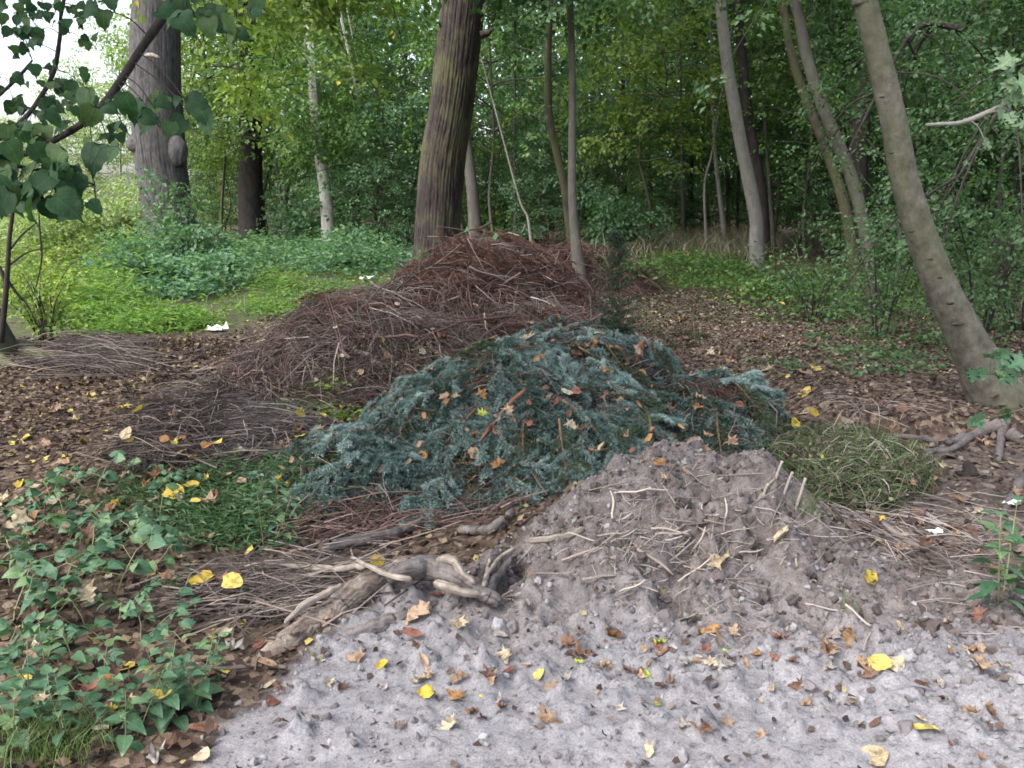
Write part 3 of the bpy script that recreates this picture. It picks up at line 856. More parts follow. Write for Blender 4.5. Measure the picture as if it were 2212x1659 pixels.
for px, r0, r1 in (([(2160, 925), (2120, 938), (2085, 955), (2055, 975), (2010, 980), (1960, 978)], 0.042, 0.010), ([(2085, 950), (2040, 958), (1990, 955), (1940, 948), (1900, 955)], 0.03, 0.010),
                   ([(2050, 960), (2010, 985), (1985, 995)], 0.022, 0.010), ([(2170, 920), (2162, 950), (2158, 985), (2156, 1000)], 0.035, 0.015), ([(2180, 945), (2215, 960), (2260, 985)], 0.045, 0.02),
                   ([(2212, 1040), (2195, 1060), (2180, 1085), (2168, 1110)], 0.030, 0.012)):
    surface_root(beech, px, r0, r1, M['root'])

# the other trunks that can be told apart
def plain(kind, label, px, Y, mat, z_top, crown=None, seed=1, flare=0.25, group=None, seg=14):
    return big_tree(kind, label, px, Y, M[mat], z_top, seg, 0.22, flare, seed=seed, crown=crown, group=group)[0]
plain('slim_tree', 'straight slim grey trunk growing up through the right end of the brown brush heap', [(1231, -30, 8), (1236, 150, 8.5), (1236, 300, 9), (1236, 420, 10), (1241, 500, 11.5), (1252, 590, 15)], 12.6, 'grey_bark', 7.5,
      ((0.0, -0.1, -1.7), (1.35, 1.1, 2.0), 230, 24, 0.38, 0.105, 'leaf_dark'), 2, 0.1)
plain('slim_tree', 'dark slim trunk bending close behind the straight grey one', [(1190, -30, 8), (1184, 120, 8.5), (1186, 250, 9), (1205, 340, 9), (1222, 420, 9.5), (1238, 560, 11)], 14.2, 'moss_bark', 7.5, ((-0.2, 0.2, -0.5), (1.6, 1.3, 1.9), 200, 24, 0.4, 0.105, 'leaf_green'), 3)
plain('grey_tree', 'smooth grey trunk showing just right of the oak', [(1000, 250, 12), (1012, 340, 13), (1022, 430, 14), (1030, 540, 16)], 19, 'grey_bark', 9, ((0, 0, 1), (3, 2.5, 2), 200, 24, 0.6, 0.16, 'leaf_yellow'), 5)
plain('pale_tree', 'pale bare trunk right of the heap at the wood edge, kinked near its foot', [(1549, -30, 14), (1555, 0, 14), (1570, 130, 14), (1585, 220, 14.5), (1601, 310, 15), (1622, 410, 16), (1634, 480, 16), (1634, 520, 17), (1637, 625, 18)], 16, 'pale_bark', 9,
      ((-0.5, 0.5, 1.2), (2.6, 2.4, 1.9), 130, 24, 0.5, 0.14, 'leaf_green'), 6, 0.1)
plain('dark_tree', 'dark trunk standing close behind the kinked pale trunk', [(1590, -30, 12), (1603, 120, 12), (1613, 230, 12.5), (1630, 330, 12.5), (1646, 430, 13), (1652, 560, 14)], 18, 'dark_bark', 9, ((0.5, 1.0, 1), (2.5, 2.5, 2), 110, 24, 0.5, 0.15, 'leaf_dark'), 7)
plain('forked_tree', 'grey trunk leaning left of the shrub, moss on its lower half', [(1690, -60, 12), (1722, 20, 13), (1740, 110, 14), (1766, 200, 14.5), (1800, 285, 15), (1838, 380, 15), (1862, 470, 14.5), (1876, 560, 14.5), (1892, 700, 15)], 11.0, 'grey_bark', 7.5,
      ((-0.5, 0.3, -2.6), (2.0, 1.4, 1.5), 170, 22, 0.38, 0.085, 'leaf_dark'), 8)
plain('leaning_dark_tree', 'thin dark mossy trunk leaning across the grey forked trunk', [(1676, -60, 9), (1692, 20, 9.5), (1706, 100, 10), (1728, 180, 10.5), (1762, 265, 11), (1790, 340, 11), (1818, 420, 13), (1838, 520, 13), (1850, 640, 14)], 12.0, 'moss_bark', 7.0,
      ((-0.6, 0.5, 0.8), (2.0, 2.0, 1.6), 160, 24, 0.45, 0.12, 'leaf_green'), 9)
plain('black_tree', 'black broken looking trunk between the grey forked trunk and the leaning right one', [(1886, 40, 20), (1878, 140, 21), (1866, 230, 22), (1856, 310, 23), (1856, 380, 20), (1862, 470, 16), (1868, 600, 18)], 15, 'dark_bark', 6.5, ((0.3, 0.6, 1.5), (2.4, 2.2, 1.8), 160, 24, 0.5, 0.14, 'leaf_dark'), 10)
plain('brown_tree', 'slender brown trunk far right among dark leaves', [(2128, -30, 9), (2120, 100, 9), (2108, 200, 9.5), (2095, 300, 10), (2088, 420, 10), (2085, 560, 11)], 14, 'moss_bark', 7.5, ((0.0, -0.5, -2.4), (1.9, 1.6, 1.9), 190, 22, 0.42, 0.095, 'leaf_dark'), 11)
plain('sunlit_tree', 'bright pale trunk far back left of the oak', [(668, 60, 9), (680, 250, 11), (690, 330, 13), (701, 400, 14), (708, 470, 15), (711, 530, 16)], 20.5, 'sun_painted_bark', 9, ((0.2, -0.5, -5.2), (1.5, 1.3, 1.5), 170, 22, 0.4, 0.11, 'leaf_green'), 12)
plain('shaded_tree', 'thick dark trunk in shade left of the bright pale one', [(536, 0, 24), (540, 200, 26), (541, 380, 28), (546, 520, 31)], 22.5, 'dark_bark', 9, ((0, 0.5, 1), (3.4, 3, 2.6), 150, 24, 0.7, 0.17, 'leaf_yellow'), 13)
sap = [([(1470, 150, 3), (1472, 300, 3.5), (1476, 500, 4.5)], 21, 'grey_bark'), ([(1538, 200, 4), (1546, 340, 5), (1556, 430, 5.5), (1566, 520, 6)], 20, 'pale_bark'), ([(1538, 330, 2.5), (1522, 400, 3), (1526, 530, 3.5)], 19, 'pale_bark'),
       ([(1648, 220, 3.5), (1656, 320, 4), (1664, 430, 4.5), (1674, 560, 5)], 18.5, 'grey_bark'), ([(1568, 320, 4), (1572, 400, 4.5), (1574, 510, 5)], 23, 'moss_bark'), ([(1496, 300, 4), (1494, 400, 4.5), (1496, 510, 5)], 24, 'dark_bark'),
       ([(1112, 300, 4), (1112, 420, 4.5), (1114, 520, 5)], 21, 'grey_bark'), ([(1122, 430, 2.5), (1140, 470, 3), (1148, 530, 3.5)], 19, 'pale_bark'), ([(1344, 60, 4), (1348, 300, 5), (1352, 520, 6)], 25, 'dark_bark'),
       ([(1756, 320, 5), (1754, 420, 6), (1752, 540, 7)], 19, 'moss_bark'), ([(1942, 300, 4), (1944, 450, 4.5), (1940, 560, 5)], 12, 'grey_bark'), ([(1395, 200, 3.5), (1402, 380, 4), (1404, 520, 5)], 27, 'dark_bark'), ([(820, 350, 4), (824, 440, 5), (828, 520, 6)], 26, 'grey_bark'),
       ([(1810, 60, 5), (1814, 250, 6), (1812, 420, 6)], 20, 'grey_bark'), ([(2170, 280, 5), (2160, 420, 6), (2150, 560, 7)], 12, 'dark_bark')]
sap_lab = ['thin grey sapling stem at the wood edge, leftmost of the thin stems there', 'whitish sapling stem left of the kinked pale trunk', 'thin whitish crooked sapling stem just left of the thicker whitish sapling',
           'slender grey sapling right of the dark trunk behind the pale one', 'mossy sapling stem right beside the whitish sapling', 'dark sapling stem deep in shade between two pale saplings', 'grey sapling stem seen midway between oak and straight slim trunk',
           'short pale crooked stem leaning toward the far brush pile', 'dark upright sapling stem right of the straight slim trunk', 'mossy dark sapling behind the leaning dark trunk', 'thin grey stem seen just left of the leaning right trunk', 'faint dark stem in the leafy wall right of the far brush pile',
           'grey stem in shade just left of the oak', 'grey stem above the leaning dark mossy trunk', 'dark stem at the far right edge behind the shrub']
for k, ((px, Y, m), lab) in enumerate(zip(sap, sap_lab)):
    plain('sapling', lab, px, Y, m, 6.0 if Y > 13 else 3.2, ((0, 0, 0.2), (0.8, 0.8, 0.9), 40, 20, 0.4, 0.10, 'leaf_blue' if k % 2 else 'leaf_dark'), 20 + k, 0.1, 'thin saplings at the wood edge', 8)

def hanging_limb(label, px0, px1, Y, zt, sp, per, sr, leaf, mat, n=9):
    """a limb that comes down from above the picture with drooping side shoots and leaves"""
    a, b = at(*px0, Y), at(*px1, Y); a[2] = max(a[2], zt)
    t = thing('hanging_limb', label, 'branch', tuple(a)); st, lf = MB(), MB(); C, O = [], []
    Q = spline(np.array([a, a * 0.6 + b * 0.4 + [0, 0.2, 0.5], b]), 14); tube(st, Q - a, np.linspace(0.045, 0.008, 14), 7, a=0.6)
    for k in range(n):
        i = 2 + int(11 * k / n); q = Q[i]; e = q + np.array([rng.normal() * 0.9, rng.normal() * 0.6, -rng.uniform(0.5, 1.7)])
        R_ = spline(np.array([q, (q + e) / 2 + [0, 0, 0.25], e]), 8); tube(st, R_ - a, np.linspace(0.014, 0.004, 8), 5, a=0.6, cap=False)
        for j in range(sp):
            m = R_[int(rng.integers(1, 8))]; o = rng.normal(size=3) * [1, 1, 0.4]; C.append(m + o * 0.28 - a); O.append(o)
    sprays(lf, np.array(C), np.array(O), per, sr, leaf)
    st.obj('stem', M['dark_bark'], t, smooth=True); lf.obj('foliage', M[mat], t)
hanging_limb('yellow green leafy limb hanging from above between the old trunk and the bright pale trunk', (700, -220), (470, 60), 11.0, 5.6, 17, 22, 0.30, 0.095, 'leaf_yellow', 11)
hanging_limb('second yellow green limb hanging left of the oak, above the bright pale trunk', (930, -240), (600, 60), 12.0, 5.8, 17, 22, 0.30, 0.095, 'leaf_yellow', 14)
hanging_limb('mid green limb hanging from above just left of the oak', (980, -240), (770, 20), 13.0, 6.0, 13, 22, 0.32, 0.10, 'leaf_green', 9)
hanging_limb('dark green limb hanging across the top of the forked grey trunk', (2000, -240), (1740, 40), 10.5, 5.4, 12, 20, 0.28, 0.08, 'leaf_dark', 9)
hanging_limb('yellow green limb hanging from above between straight slim trunk and kinked pale trunk', (1560, -240), (1370, 40), 14.0, 6.2, 13, 22, 0.32, 0.10, 'leaf_yellow', 9)

hanging_limb('small leaved dark limb reaching in from the right edge behind the leaning trunk', (2420, 120), (2040, 430), 7.6, 0.0, 17, 18, 0.17, 0.052, 'leaf_dark', 12)
hanging_limb('small leaved dark limb drooping between the forked grey trunk and the leaning one', (2080, 60), (1830, 330), 10.2, 0.0, 13, 18, 0.20, 0.06, 'leaf_dark', 10)

# leafy young trees that make the green wall: six kinds, copied
TV = {}
for i, (k, bk) in enumerate((('yellow', 'moss_bark'), ('green', 'grey_bark'), ('blue', 'moss_bark'), ('dark', 'dark_bark'), ('pale', 'grey_bark'))):
    TV[k + '_low'] = tree_meshes('low_' + k, 100 + i, 6.6, 0.7, 1.9, 46, 6, 26, 0.34, 0.105, M['leaf_' + k], M[bk], 0.055)
    TV[k + '_high'] = tree_meshes('high_' + k, 140 + i, 8.0, 2.3, 2.2, 46, 6, 28, 0.38, 0.115, M['leaf_' + k], M[bk], 0.042)
TREES = [(480, 22, 'yellow_high', 1.0), (590, 24, 'yellow_high', 1.1), (600, 22, 'green_high', 0.95), (840, 21.5, 'blue_low', 0.95), (890, 24, 'blue_low', 0.9), (640, 30, 'green_low', 1.2), (770, 31, 'blue_low', 1.25), (480, 31, 'green_low', 1.2), (880, 30, 'yellow_high', 1.2),
         (1075, 20, 'green_high', 1.0), (1120, 26, 'blue_low', 1.1), (1180, 22, 'blue_low', 0.7), (1290, 24, 'blue_low', 1.0), (1390, 19, 'yellow_high', 0.9), (1330, 29, 'green_low', 1.2), (1470, 24, 'green_high', 1.1), (1430, 32, 'blue_low', 1.2), (1530, 27, 'yellow_high', 1.2),
         (1590, 23, 'dark_high', 1.1), (1660, 21, 'green_high', 1.0), (1640, 30, 'dark_low', 1.2), (1735, 18, 'green_high', 0.85), (1745, 26, 'blue_low', 1.1), (1840, 19, 'dark_low', 1.0), (1830, 28, 'green_high', 1.2), (1930, 21, 'dark_high', 1.1), (1985, 15, 'blue_low', 0.75),
         (2030, 25, 'dark_low', 1.2), (2085, 17, 'dark_low', 0.95), (2150, 13, 'dark_low', 0.75), (2210, 19, 'dark_high', 1.0), (2300, 15, 'dark_low', 0.95), (2420, 12, 'dark_high', 0.9), (2380, 20, 'dark_high', 1.1), (2060, 33, 'dark_low', 1.3), (2230, 28, 'dark_high', 1.3), (1010, 33, 'green_low', 1.3), (1240, 34, 'green_high', 1.3),  # some trees past the right edge are added for shading
         (-90, 13, 'pale_low', 0.42), (40, 22, 'pale_low', 0.5), (150, 27, 'pale_low', 0.55), (225, 30, 'pale_low', 0.8), (280, 36, 'pale_high', 0.95), (-60, 30, 'pale_low', 0.6), (90, 36, 'pale_low', 0.6), (420, 38, 'pale_low', 1.2), (470, 26, 'pale_low', 0.7)]
TREES += [(px, Y, v, s) for px, Y, v, s in ((430, 24, 'green_low', .55), (500, 25, 'blue_low', .5), (600, 24, 'green_low', .5), (640, 30, 'blue_low', .6), (770, 27, 'blue_low', .5), (840, 20, 'blue_low', .5), (880, 25, 'green_low', .6), (1060, 23, 'green_low', .5), (1120, 24, 'blue_low', .55),
          (1170, 20, 'blue_low', .5), (1270, 21, 'blue_low', .55), (1330, 20, 'green_low', .5), (1390, 23, 'blue_low', .6), (1450, 25, 'green_low', .55), (1510, 23, 'dark_low', .5), (1580, 26, 'blue_low', .6), (1660, 24, 'green_low', .6), (1720, 21, 'dark_low', .55), (1790, 17, 'dark_low', .5), (1860, 20, 'blue_low', .6), (1920, 16, 'dark_low', .5), (1990, 20, 'green_low', .6), (2060, 14, 'dark_low', .45), (2130, 17, 'dark_low', .6), (2200, 14, 'dark_low', .5))]
DESC = {'yellow': 'yellow green young tree', 'green': 'mid green young tree', 'blue': 'bluish green young tree', 'dark': 'dark green young tree', 'pale': 'bright pale green bush'}
LEAFY = {}
for k, (px, Y, v, s) in enumerate(TREES):
    x = (px - 1106) / F * Y
    c = v.split('_')[0]; small = v.endswith('low') and s <= 0.62 and c != 'pale'
    kind = 'sunlit_bush' if c == 'pale' else ('young_bush' if small else 'young_tree')
    desc = DESC[c].replace('young tree', 'bushy young growth') if small else ('low crowned ' if v.endswith('low') else 'high crowned ') + DESC[c]
    o = put_tree(kind, None, (x, Y, float(H(x, Y)) - 0.03), TV[v], rng.uniform(0, 6.28), s, {'sunlit_bush': 'sunlit bushes in the clearing', 'young_bush': 'bushy young growth along the wood edge', 'young_tree': 'young trees of the green wall'}[kind], 'bush' if kind != 'young_tree' else 'tree')
    LEAFY.setdefault(desc, []).append((o, np.array([x, Y, float(H(x, Y)) + 3.0 * s])))

# the far wood: reads as one mass of leaves and stems
def far_wood():
    lf, st = MB(), MB()
    n = 4300
    x = rng.uniform(-12, 46, n); y = rng.uniform(36, 60, n)
    z = rng.uniform(0.0, 1, n) ** 1.25 * 15
    ok = (x / y > -0.40 + 0.004 * z)
    C = np.stack([x, y, z + 0.9], -1)[ok]
    C = C + rng.normal(size=C.shape) * 0.4
    sprays(lf, C, rng.normal(size=C.shape) * [1, 1, 0.2] + [0, -0.6, 0], 26, 1.0, 0.30, tilt=0.6)
    o = lf.obj('far_wood', M['leaf_blue']); tag(o, 'far dim wood of leaves filling the gaps between the trees', kind='stuff')
    for k in range(40):
        xx, yy = rng.uniform(-10, 30), rng.uniform(28, 52)
        if xx / yy < -0.34: continue
        zb = float(H(xx, yy)); r = rng.uniform(0.04, 0.16)
        tube(st, np.array([[xx, yy, zb - 0.2], [xx + rng.normal() * 0.2, yy, zb + 3.5], [xx + rng.normal() * 0.6, yy, zb + 11]]), [r, r * 0.85, r * 0.5], 6, a=0.6)
    tag(st.obj('far_trunks', M['dark_bark'], smooth=True), 'many thin dark trunks deep in the far wood', kind='stuff')
far_wood()

# ---------------------------------------------------------------- heaps
def heap_mesh(mb, f, x0, x1, y0, y1, step, rough, seed, a=0.5):
    xs, ys = np.arange(x0, x1, step), np.arange(y0, y1, step)
    X, Y = np.meshgrid(xs, ys); h = f(X, Y)
    z = base_under(X, Y) + h + rough * fbm(X * 7, Y * 7, 3, seed) - 0.02
    ny, nx = X.shape
    keep = h > -0.10
    j, i = np.meshgrid(np.arange(ny - 1), np.arange(nx - 1), indexing='ij')
    ok = keep[:-1, :-1] & keep[1:, :-1] & keep[:-1, 1:] & keep[1:, 1:]
    j, i = j[ok], i[ok]
    Q = np.stack([j * nx + i, j * nx + i + 1, (j + 1) * nx + i + 1, (j + 1) * nx + i], -1)
    used = np.unique(Q); mp = np.zeros(ny * nx, int); mp[used] = np.arange(len(used))
    mb.add(np.stack([X, Y, z], -1).reshape(-1, 3)[used], Q=mp[Q], a=np.clip(0.5 + 0.5 * fbm(X * 9, Y * 9, 2, seed + 1), 0, 1).reshape(-1)[used])

def sample_on(f, n, x0, x1, y0, y1, hmin=0.02):
    x = rng.uniform(x0, x1, n * 6); y = rng.uniform(y0, y1, n * 6)
    ok = f(x, y) > hmin
    return x[ok][:n], y[ok][:n]

def heap_surface(f):
    return lambda x, y: base_under(x, y) + f(x, y)

# brown brush heap behind
brush = thing('brush_heap', 'high heap of red brown twigs and dead conifer cuttings behind the blue spruce boughs', 'brush heap', (-0.3, 8.3, float(base_under(-0.3, 8.3))))
def rel(mb, parent):
    o = np.array(parent.location); mb.V = [v - o for v in mb.V]; return mb
mb = MB(); heap_mesh(mb, brush_top, -3.2, 2.0, 5.9, 10.8, 0.05, 0.06, 5); rel(mb, brush).obj('core', M['core_brown'], brush, smooth=True)
def cover(f, n, box, L, rad, mat, parent, name, lift=0.05, swirl=0.7, up=0.15, sag=0.12, away=False, dirn=None, hmin=0.02):
    x, y = sample_on(f, n, *box, hmin=hmin)
    n = len(x); S = heap_surface(f)
    nr = slope(x, y, S); down = nr * np.array([1, 1, 0]); down[:, 2] = -np.sum(nr[:, :2] ** 2, 1) / nr[:, 2]
    down = unit(down + 1e-3 * rng.normal(size=down.shape)); side = np.cross(nr, down)
    base_a = 0.5 + 1.2 * fbm(x * 0.9, y * 0.9, 2, 77) * 2 if dirn is None else 0 * x + dirn
    a = base_a + swirl * rng.normal(size=n)
    D = unit(np.cos(a)[:, None] * side + np.sin(a)[:, None] * down + up * rng.normal(size=(n, 1)) * nr)
    Lk = L * rng.uniform(0.4, 1.3, n)
    P0 = np.stack([x, y, S(x, y)], -1) + nr * rng.uniform(0.0, lift, (n, 1)) - D * Lk[:, None] * 0.5
    bend = rng.normal(size=(n, 3)) * sag * Lk[:, None] * 0.6 + nr * 0.04
    mb = MB(); sticks(mb, P0, D, Lk, rad * rng.uniform(0.5, 1.5, n), bend)
    if parent is not None: rel(mb, parent)
    return mb.obj(name, mat, parent)
tag(cover(brush_top, 15000, (-3.2, 1.6, 6.0, 10.2), 0.27, 0.0024, M['twig_red'], brush, 'twigs', 0.10, 1.0), 'fine red brown twigs covering the heap', kind='stuff')
tag(cover(brush_top, 3600, (-2.9, 0.3, 6.0, 8.6), 0.36, 0.0028, M['twig_dark'], brush, 'dark_twigs', 0.12, 0.7), 'darker twigs on the lower left flank', kind='stuff')
tag(cover(brush_top, 200, (-2.9, 1.2, 6.0, 10.0), 0.6, 0.005, M['twig_grey'], brush, 'pale_twigs', 0.13, 0.9, 0.25), 'paler long twigs lying over the heap', kind='stuff')

def flakes(f, n, box, size, mat, parent, name, label):
    """shed needles, bark and leaf bits lying all over a heap"""
    x, y = sample_on(f, n, *box); S = heap_surface(f); nr = slope(x, y, S)
    p = np.stack([x, y, S(x, y)], -1) + nr * rng.uniform(0.0, 0.10, (len(x), 1))
    mb = MB(); scatter(mb, SMALL_LITTER, p, rot_from(unit(rng.normal(size=p.shape)), unit(nr + 0.8 * rng.normal(size=p.shape))), size * rng.uniform(0.4, 1.4, len(x)))
    tag(rel(mb, parent).obj(name, mat, parent), label, kind='stuff')
flakes(brush_top, 14000, (-3.2, 1.6, 6.0, 10.2), 0.034, M['litter_dark'], brush, 'leaf_bits', 'dead leaf bits caught between the twigs')

def bough_meshes(name, seed, length, side_len, pitch, nd, nlen, width, needle_mat, stem_mat, droop=0.25, per_m=620):
    """a cut conifer bough lying along +y: stem with side twigs (mesh 1) and needles all round them (mesh 2)"""
    global rng
    keep, rng = rng, np.random.default_rng(seed)
    st, nd_ = MB(), MB()
    segs = []
    t = np.linspace(0, 1, 9)
    ax = np.stack([0.05 * length * np.sin(t * 3 + seed), length * t, -droop * length * t ** 2 * 0.6 + 0.02], -1)
    tube(st, ax, np.linspace(0.0075, 0.002, 9), 5, a=rng.random())
    segs.append(ax)
    m = int(length / pitch)
    for k in range(m):
        f = 0.10 + 0.86 * k / m
        p = np.array([np.interp(f * 8, np.arange(9), ax[:, c]) for c in range(3)])
        s = 1 if k % 2 else -1
        L = side_len * (0.35 + 0.65 * math.sin(math.pi * min(1, 0.35 + 0.65 * (1 - f)))) * rng.uniform(0.7, 1.15) * (1.1 - 0.55 * f)
        d = unit(np.array([s * 0.85, 0.65 + 0.2 * rng.normal(), 0.12 * rng.normal()]))
        tt = np.linspace(0, 1, 5)[:, None]
        q = p + d * L * tt + np.array([0, 0.10 * L, -0.30 * droop * L]) * tt ** 2 * 2
        tube(st, q, np.linspace(0.004, 0.0014, 5), 3, a=rng.random(), cap=False); segs.append(q)
        if L > 0.14:
            for g in (-1, 1):
                d2 = unit(d + np.array([-s * g * 0.1, 0.5, 0]) + g * np.array([0.5 * s, -0.3, 0]) * 0.8)
                q2 = q[2] + d2 * L * 0.45 * np.linspace(0, 1, 4)[:, None] + np.array([0, 0, -0.05 * L]) * np.linspace(0, 1, 4)[:, None] ** 2
                tube(st, q2, np.linspace(0.003, 0.0012, 4), 3, a=rng.random(), cap=False); segs.append(q2)
    PP, DD, AA = [], [], []
    for q in segs:
        L = np.linalg.norm(np.diff(q, axis=0), axis=1).sum(); c = int(L * per_m)
        u = np.sort(rng.random(c)) * (len(q) - 1) * 0.999; i = u.astype(int); fr = (u - i)[:, None]
        p = q[i] * (1 - fr) + q[i + 1] * fr; T = unit(q[i + 1] - q[i])
        nn = unit(rng.normal(size=(c, 3)) + np.array([0, 0, 0.45]))
        nn = unit(nn - T * np.sum(nn * T, 1, keepdims=True))
        PP.append(p); DD.append(unit(0.55 * T + nd * nn)); AA.append(np.clip(0.5 * rng.random() + 0.42 * rng.random(c) + 0.15 * (u / len(q)), 0, 1))
    P, D, A = np.concatenate(PP), np.concatenate(DD), np.concatenate(AA)
    V0 = np.array([[-width / 2, 0, 0], [width / 2, 0, 0], [0, 1, 0]]); T0 = np.array([[0, 1, 2]])
    scatter(nd_, (V0, T0), P, rot_from(D, unit(rng.normal(size=D.shape) + [0, -0.4, 0.8])), np.column_stack([np.ones(len(P)), nlen * rng.uniform(0.7, 1.2, len(P)), np.ones(len(P))]), a=A)
    a, b = st.mesh(name + '_stem', stem_mat, True), nd_.mesh(name + '_needles', needle_mat)
    rng = keep
    return a, b

BLUE = [bough_meshes('blue_bough', 200 + i, 0.50 + 0.06 * i, 0.21 + 0.015 * i, 0.046, 1.15, 0.030, 0.0068, M['needle_blue'], M['bough_stem'], 0.5, 1500) for i in range(4)]
GREEN = [bough_meshes('green_bough', 220 + i, 0.6 + 0.1 * i, 0.22, 0.030, 0.8, 0.018, 0.0042, M['needle_green'], M['bough_stem'], 0.45, 1300) for i in range(2)]
DEAD = [bough_meshes('dead_bough', 230 + i, 0.75 + 0.15 * i, 0.30, 0.036, 0.6, 0.020, 0.0040, M['needle_brown'], M['twig_red'], 0.2, 1000) for i in range(2)]

def frame_matrix(p, d, n, s=1.0):
    Rm = rot_from(np.array([d]), np.array([n]))[0] * s
    return Matrix(((*Rm[0], p[0]), (*Rm[1], p[1]), (*Rm[2], p[2]), (0, 0, 0, 1)))

PLACED = {}
def remember(key, o, p):
    PLACED.setdefault(key, []).append((o, np.array(p, float)))

def put_bough(meshes, kind, p, d, n, s, key, group, cat):
    t = bpy.data.objects.new(kind, meshes[0]); COL.objects.link(t)
    t.matrix_world = frame_matrix(p, d, n, s)
    c = link('needles', meshes[1], t)
    tag(t, None, cat, group); remember(key, t, p)
    return t

# core of the spruce heap: older dark cuttings under the boughs
sheap = thing('cuttings_mound', 'dark matted mound of older conifer cuttings under the blue spruce boughs', 'mound', (0.1, 5.1, 0.0))
mb = MB(); heap_mesh(mb, spruce_top, -1.5, 2.0, 3.7, 7.2, 0.04, 0.05, 7); rel(mb, sheap).obj('core', M['core_dark'], sheap, smooth=True)
tag(cover(spruce_top, 3200, (-1.5, 2.0, 3.7, 7.2), 0.24, 0.0030, M['twig_dark'], sheap, 'twigs', 0.06, 1.2), 'dark twigs between the boughs', kind='stuff')

S_sp = heap_surface(spruce_top)
flakes(spruce_top, 3000, (-1.5, 2.0, 3.7, 7.2), 0.03, M['litter_dark'], sheap, 'leaf_bits', 'dead leaf bits caught between the boughs')
def spruce_boughs():
    cents = [(0.05, 4.70, 1.0, 0.85, 130), (-0.85, 4.36, 0.36, 0.36, 20), (1.22, 5.12, 0.42, 0.48, 26), (0.5, 5.85, 0.75, 0.6, 36), (0.75, 4.6, 0.45, 0.4, 18), (-0.62, 4.8, 0.4, 0.4, 16), (0.0, 4.25, 0.65, 0.25, 26)]
    for cx, cy, rx, ry, n in cents:
        for k in range(n):
            f = math.sqrt((k + 0.5) / n); az = k * 2.39996 + rng.normal() * 0.25
            x, y = cx + rx * f * math.cos(az), cy + ry * f * math.sin(az)
            if spruce_top(np.array([x]), np.array([y]))[0] < -0.03: continue
            nr = slope(np.array([x]), np.array([y]), S_sp, 0.12)[0]
            out = np.array([math.cos(az), math.sin(az) - 0.35, 0]) * (0.4 + f) + 0.55 * rng.normal(size=3) * np.array([1, 1, 0])
            d = unit(out - nr * (out @ nr) + np.array([0, 0, 0.10 * (1 - f)]))
            s = rng.uniform(0.65, 1.0)
            p = np.array([x, y, S_sp(np.array([x]), np.array([y]))[0]]) - d * 0.30 * s + nr * (0.035 + 0.07 * rng.random())
            g = rng.random() < 0.24
            nn = unit(nr + 0.28 * rng.normal(size=3))
            put_bough((GREEN if g else BLUE)[rng.integers(0, 2 if g else 4)], 'conifer_bough' if g else 'spruce_bough', p, d, nn, s, 'green_bough' if g else 'blue_bough',
                      'cut dark green conifer boughs in the heap' if g else 'cut blue spruce boughs in the heap', 'bough')
spruce_boughs()
# dark green thuja-like boughs on the far right end and at the left edge of the heap
for px, py, n in ((1340, 690, 5), (1400, 735, 4), (1470, 745, 4), (910, 760, 6), (840, 800, 4), (1000, 748, 3)):
    for k in range(n):
        p = hit(px + rng.normal() * 22, py + rng.normal() * 14); nr = slope(p[0:1], p[1:2], top, 0.12)[0]
        d = unit(np.array([rng.normal(), -0.6 + 0.5 * rng.normal(), -0.2]) - 0 * nr)
        put_bough(GREEN[k % 2], 'conifer_bough', p - d * 0.25 + nr * 0.06, d, unit(nr + 0.3 * rng.normal(size=3)), rng.uniform(0.6, 0.9), 'green_bough', 'cut dark green conifer boughs in the heap', 'bough')
# upright tip at the back right of the heap
tip = thing('spruce_tip', 'upright slender green conifer tip stuck in the right rear of the heap', 'conifer top', (0.74, 6.05, float(S_sp(np.array([0.74]), np.array([6.05]))[0])))
tip.scale = (1.0, 1.0, 0.85)
tp = np.array(tip.location)
mb, nd = MB(), MB()
tube(mb, spline(np.array([[0, 0, -0.1], [0.01, 0, 0.3], [-0.02, 0, 0.62], [-0.05, 0, 0.86]]), 9), np.linspace(0.014, 0.003, 9), 6, a=0.5); mb.obj('stem', M['bough_stem'], tip, smooth=True)
C = []
for k in range(120):
    h = 0.04 + 0.82 * rng.random(); az = rng.uniform(0, 6.28); L = (0.21 * (1 - h / 0.95) + 0.05) * rng.uniform(0.4, 1.1)
    for u in np.linspace(0.1, 1, 14):
        C.append([math.cos(az) * L * u - 0.05 * h, math.sin(az) * L * u, h + 0.10 * u * L + 0.05 * u])
C = np.array(C); C = np.repeat(C, 6, 0) + 0.008 * rng.normal(size=(len(C) * 6, 3))
scatter(nd, (np.array([[-0.12, 0, 0], [0.12, 0, 0], [0, 1, 0]]), np.array([[0, 1, 2]])), C, rot_from(unit(rng.normal(size=C.shape) + [0, 0, 0.9]), unit(rng.normal(size=C.shape))), 0.02 * rng.uniform(0.7, 1.3, len(C)))
nd.obj('needles', M['needle_green'], tip)

# brown dead boughs fanning over the brush heap
S_br = heap_surface(brush_top)
for k in range(74):
    if k < 48:
        q = hit(rng.uniform(930, 1260), rng.uniform(545, 640))
    else:
        q = hit(rng.uniform(640, 1240), rng.uniform(640, 740))
    nr = slope(q[0:1], q[1:2], S_br, 0.15)[0]
    d0 = np.array([0.9, -0.35, 0]) + 0.35 * rng.normal(size=3) * [1, 1, 0]
    if rng.random() < 0.3: d0 = -d0
    d = unit(d0 - nr * (d0 @ nr))
    put_bough(DEAD[k % 2], 'dead_bough', q - d * 0.35 + nr * 0.10, d, unit(nr + 0.25 * rng.normal(size=3)), rng.uniform(0.7, 1.15), 'dead_bough', 'rust brown dead boughs on the brush heap', 'bough')

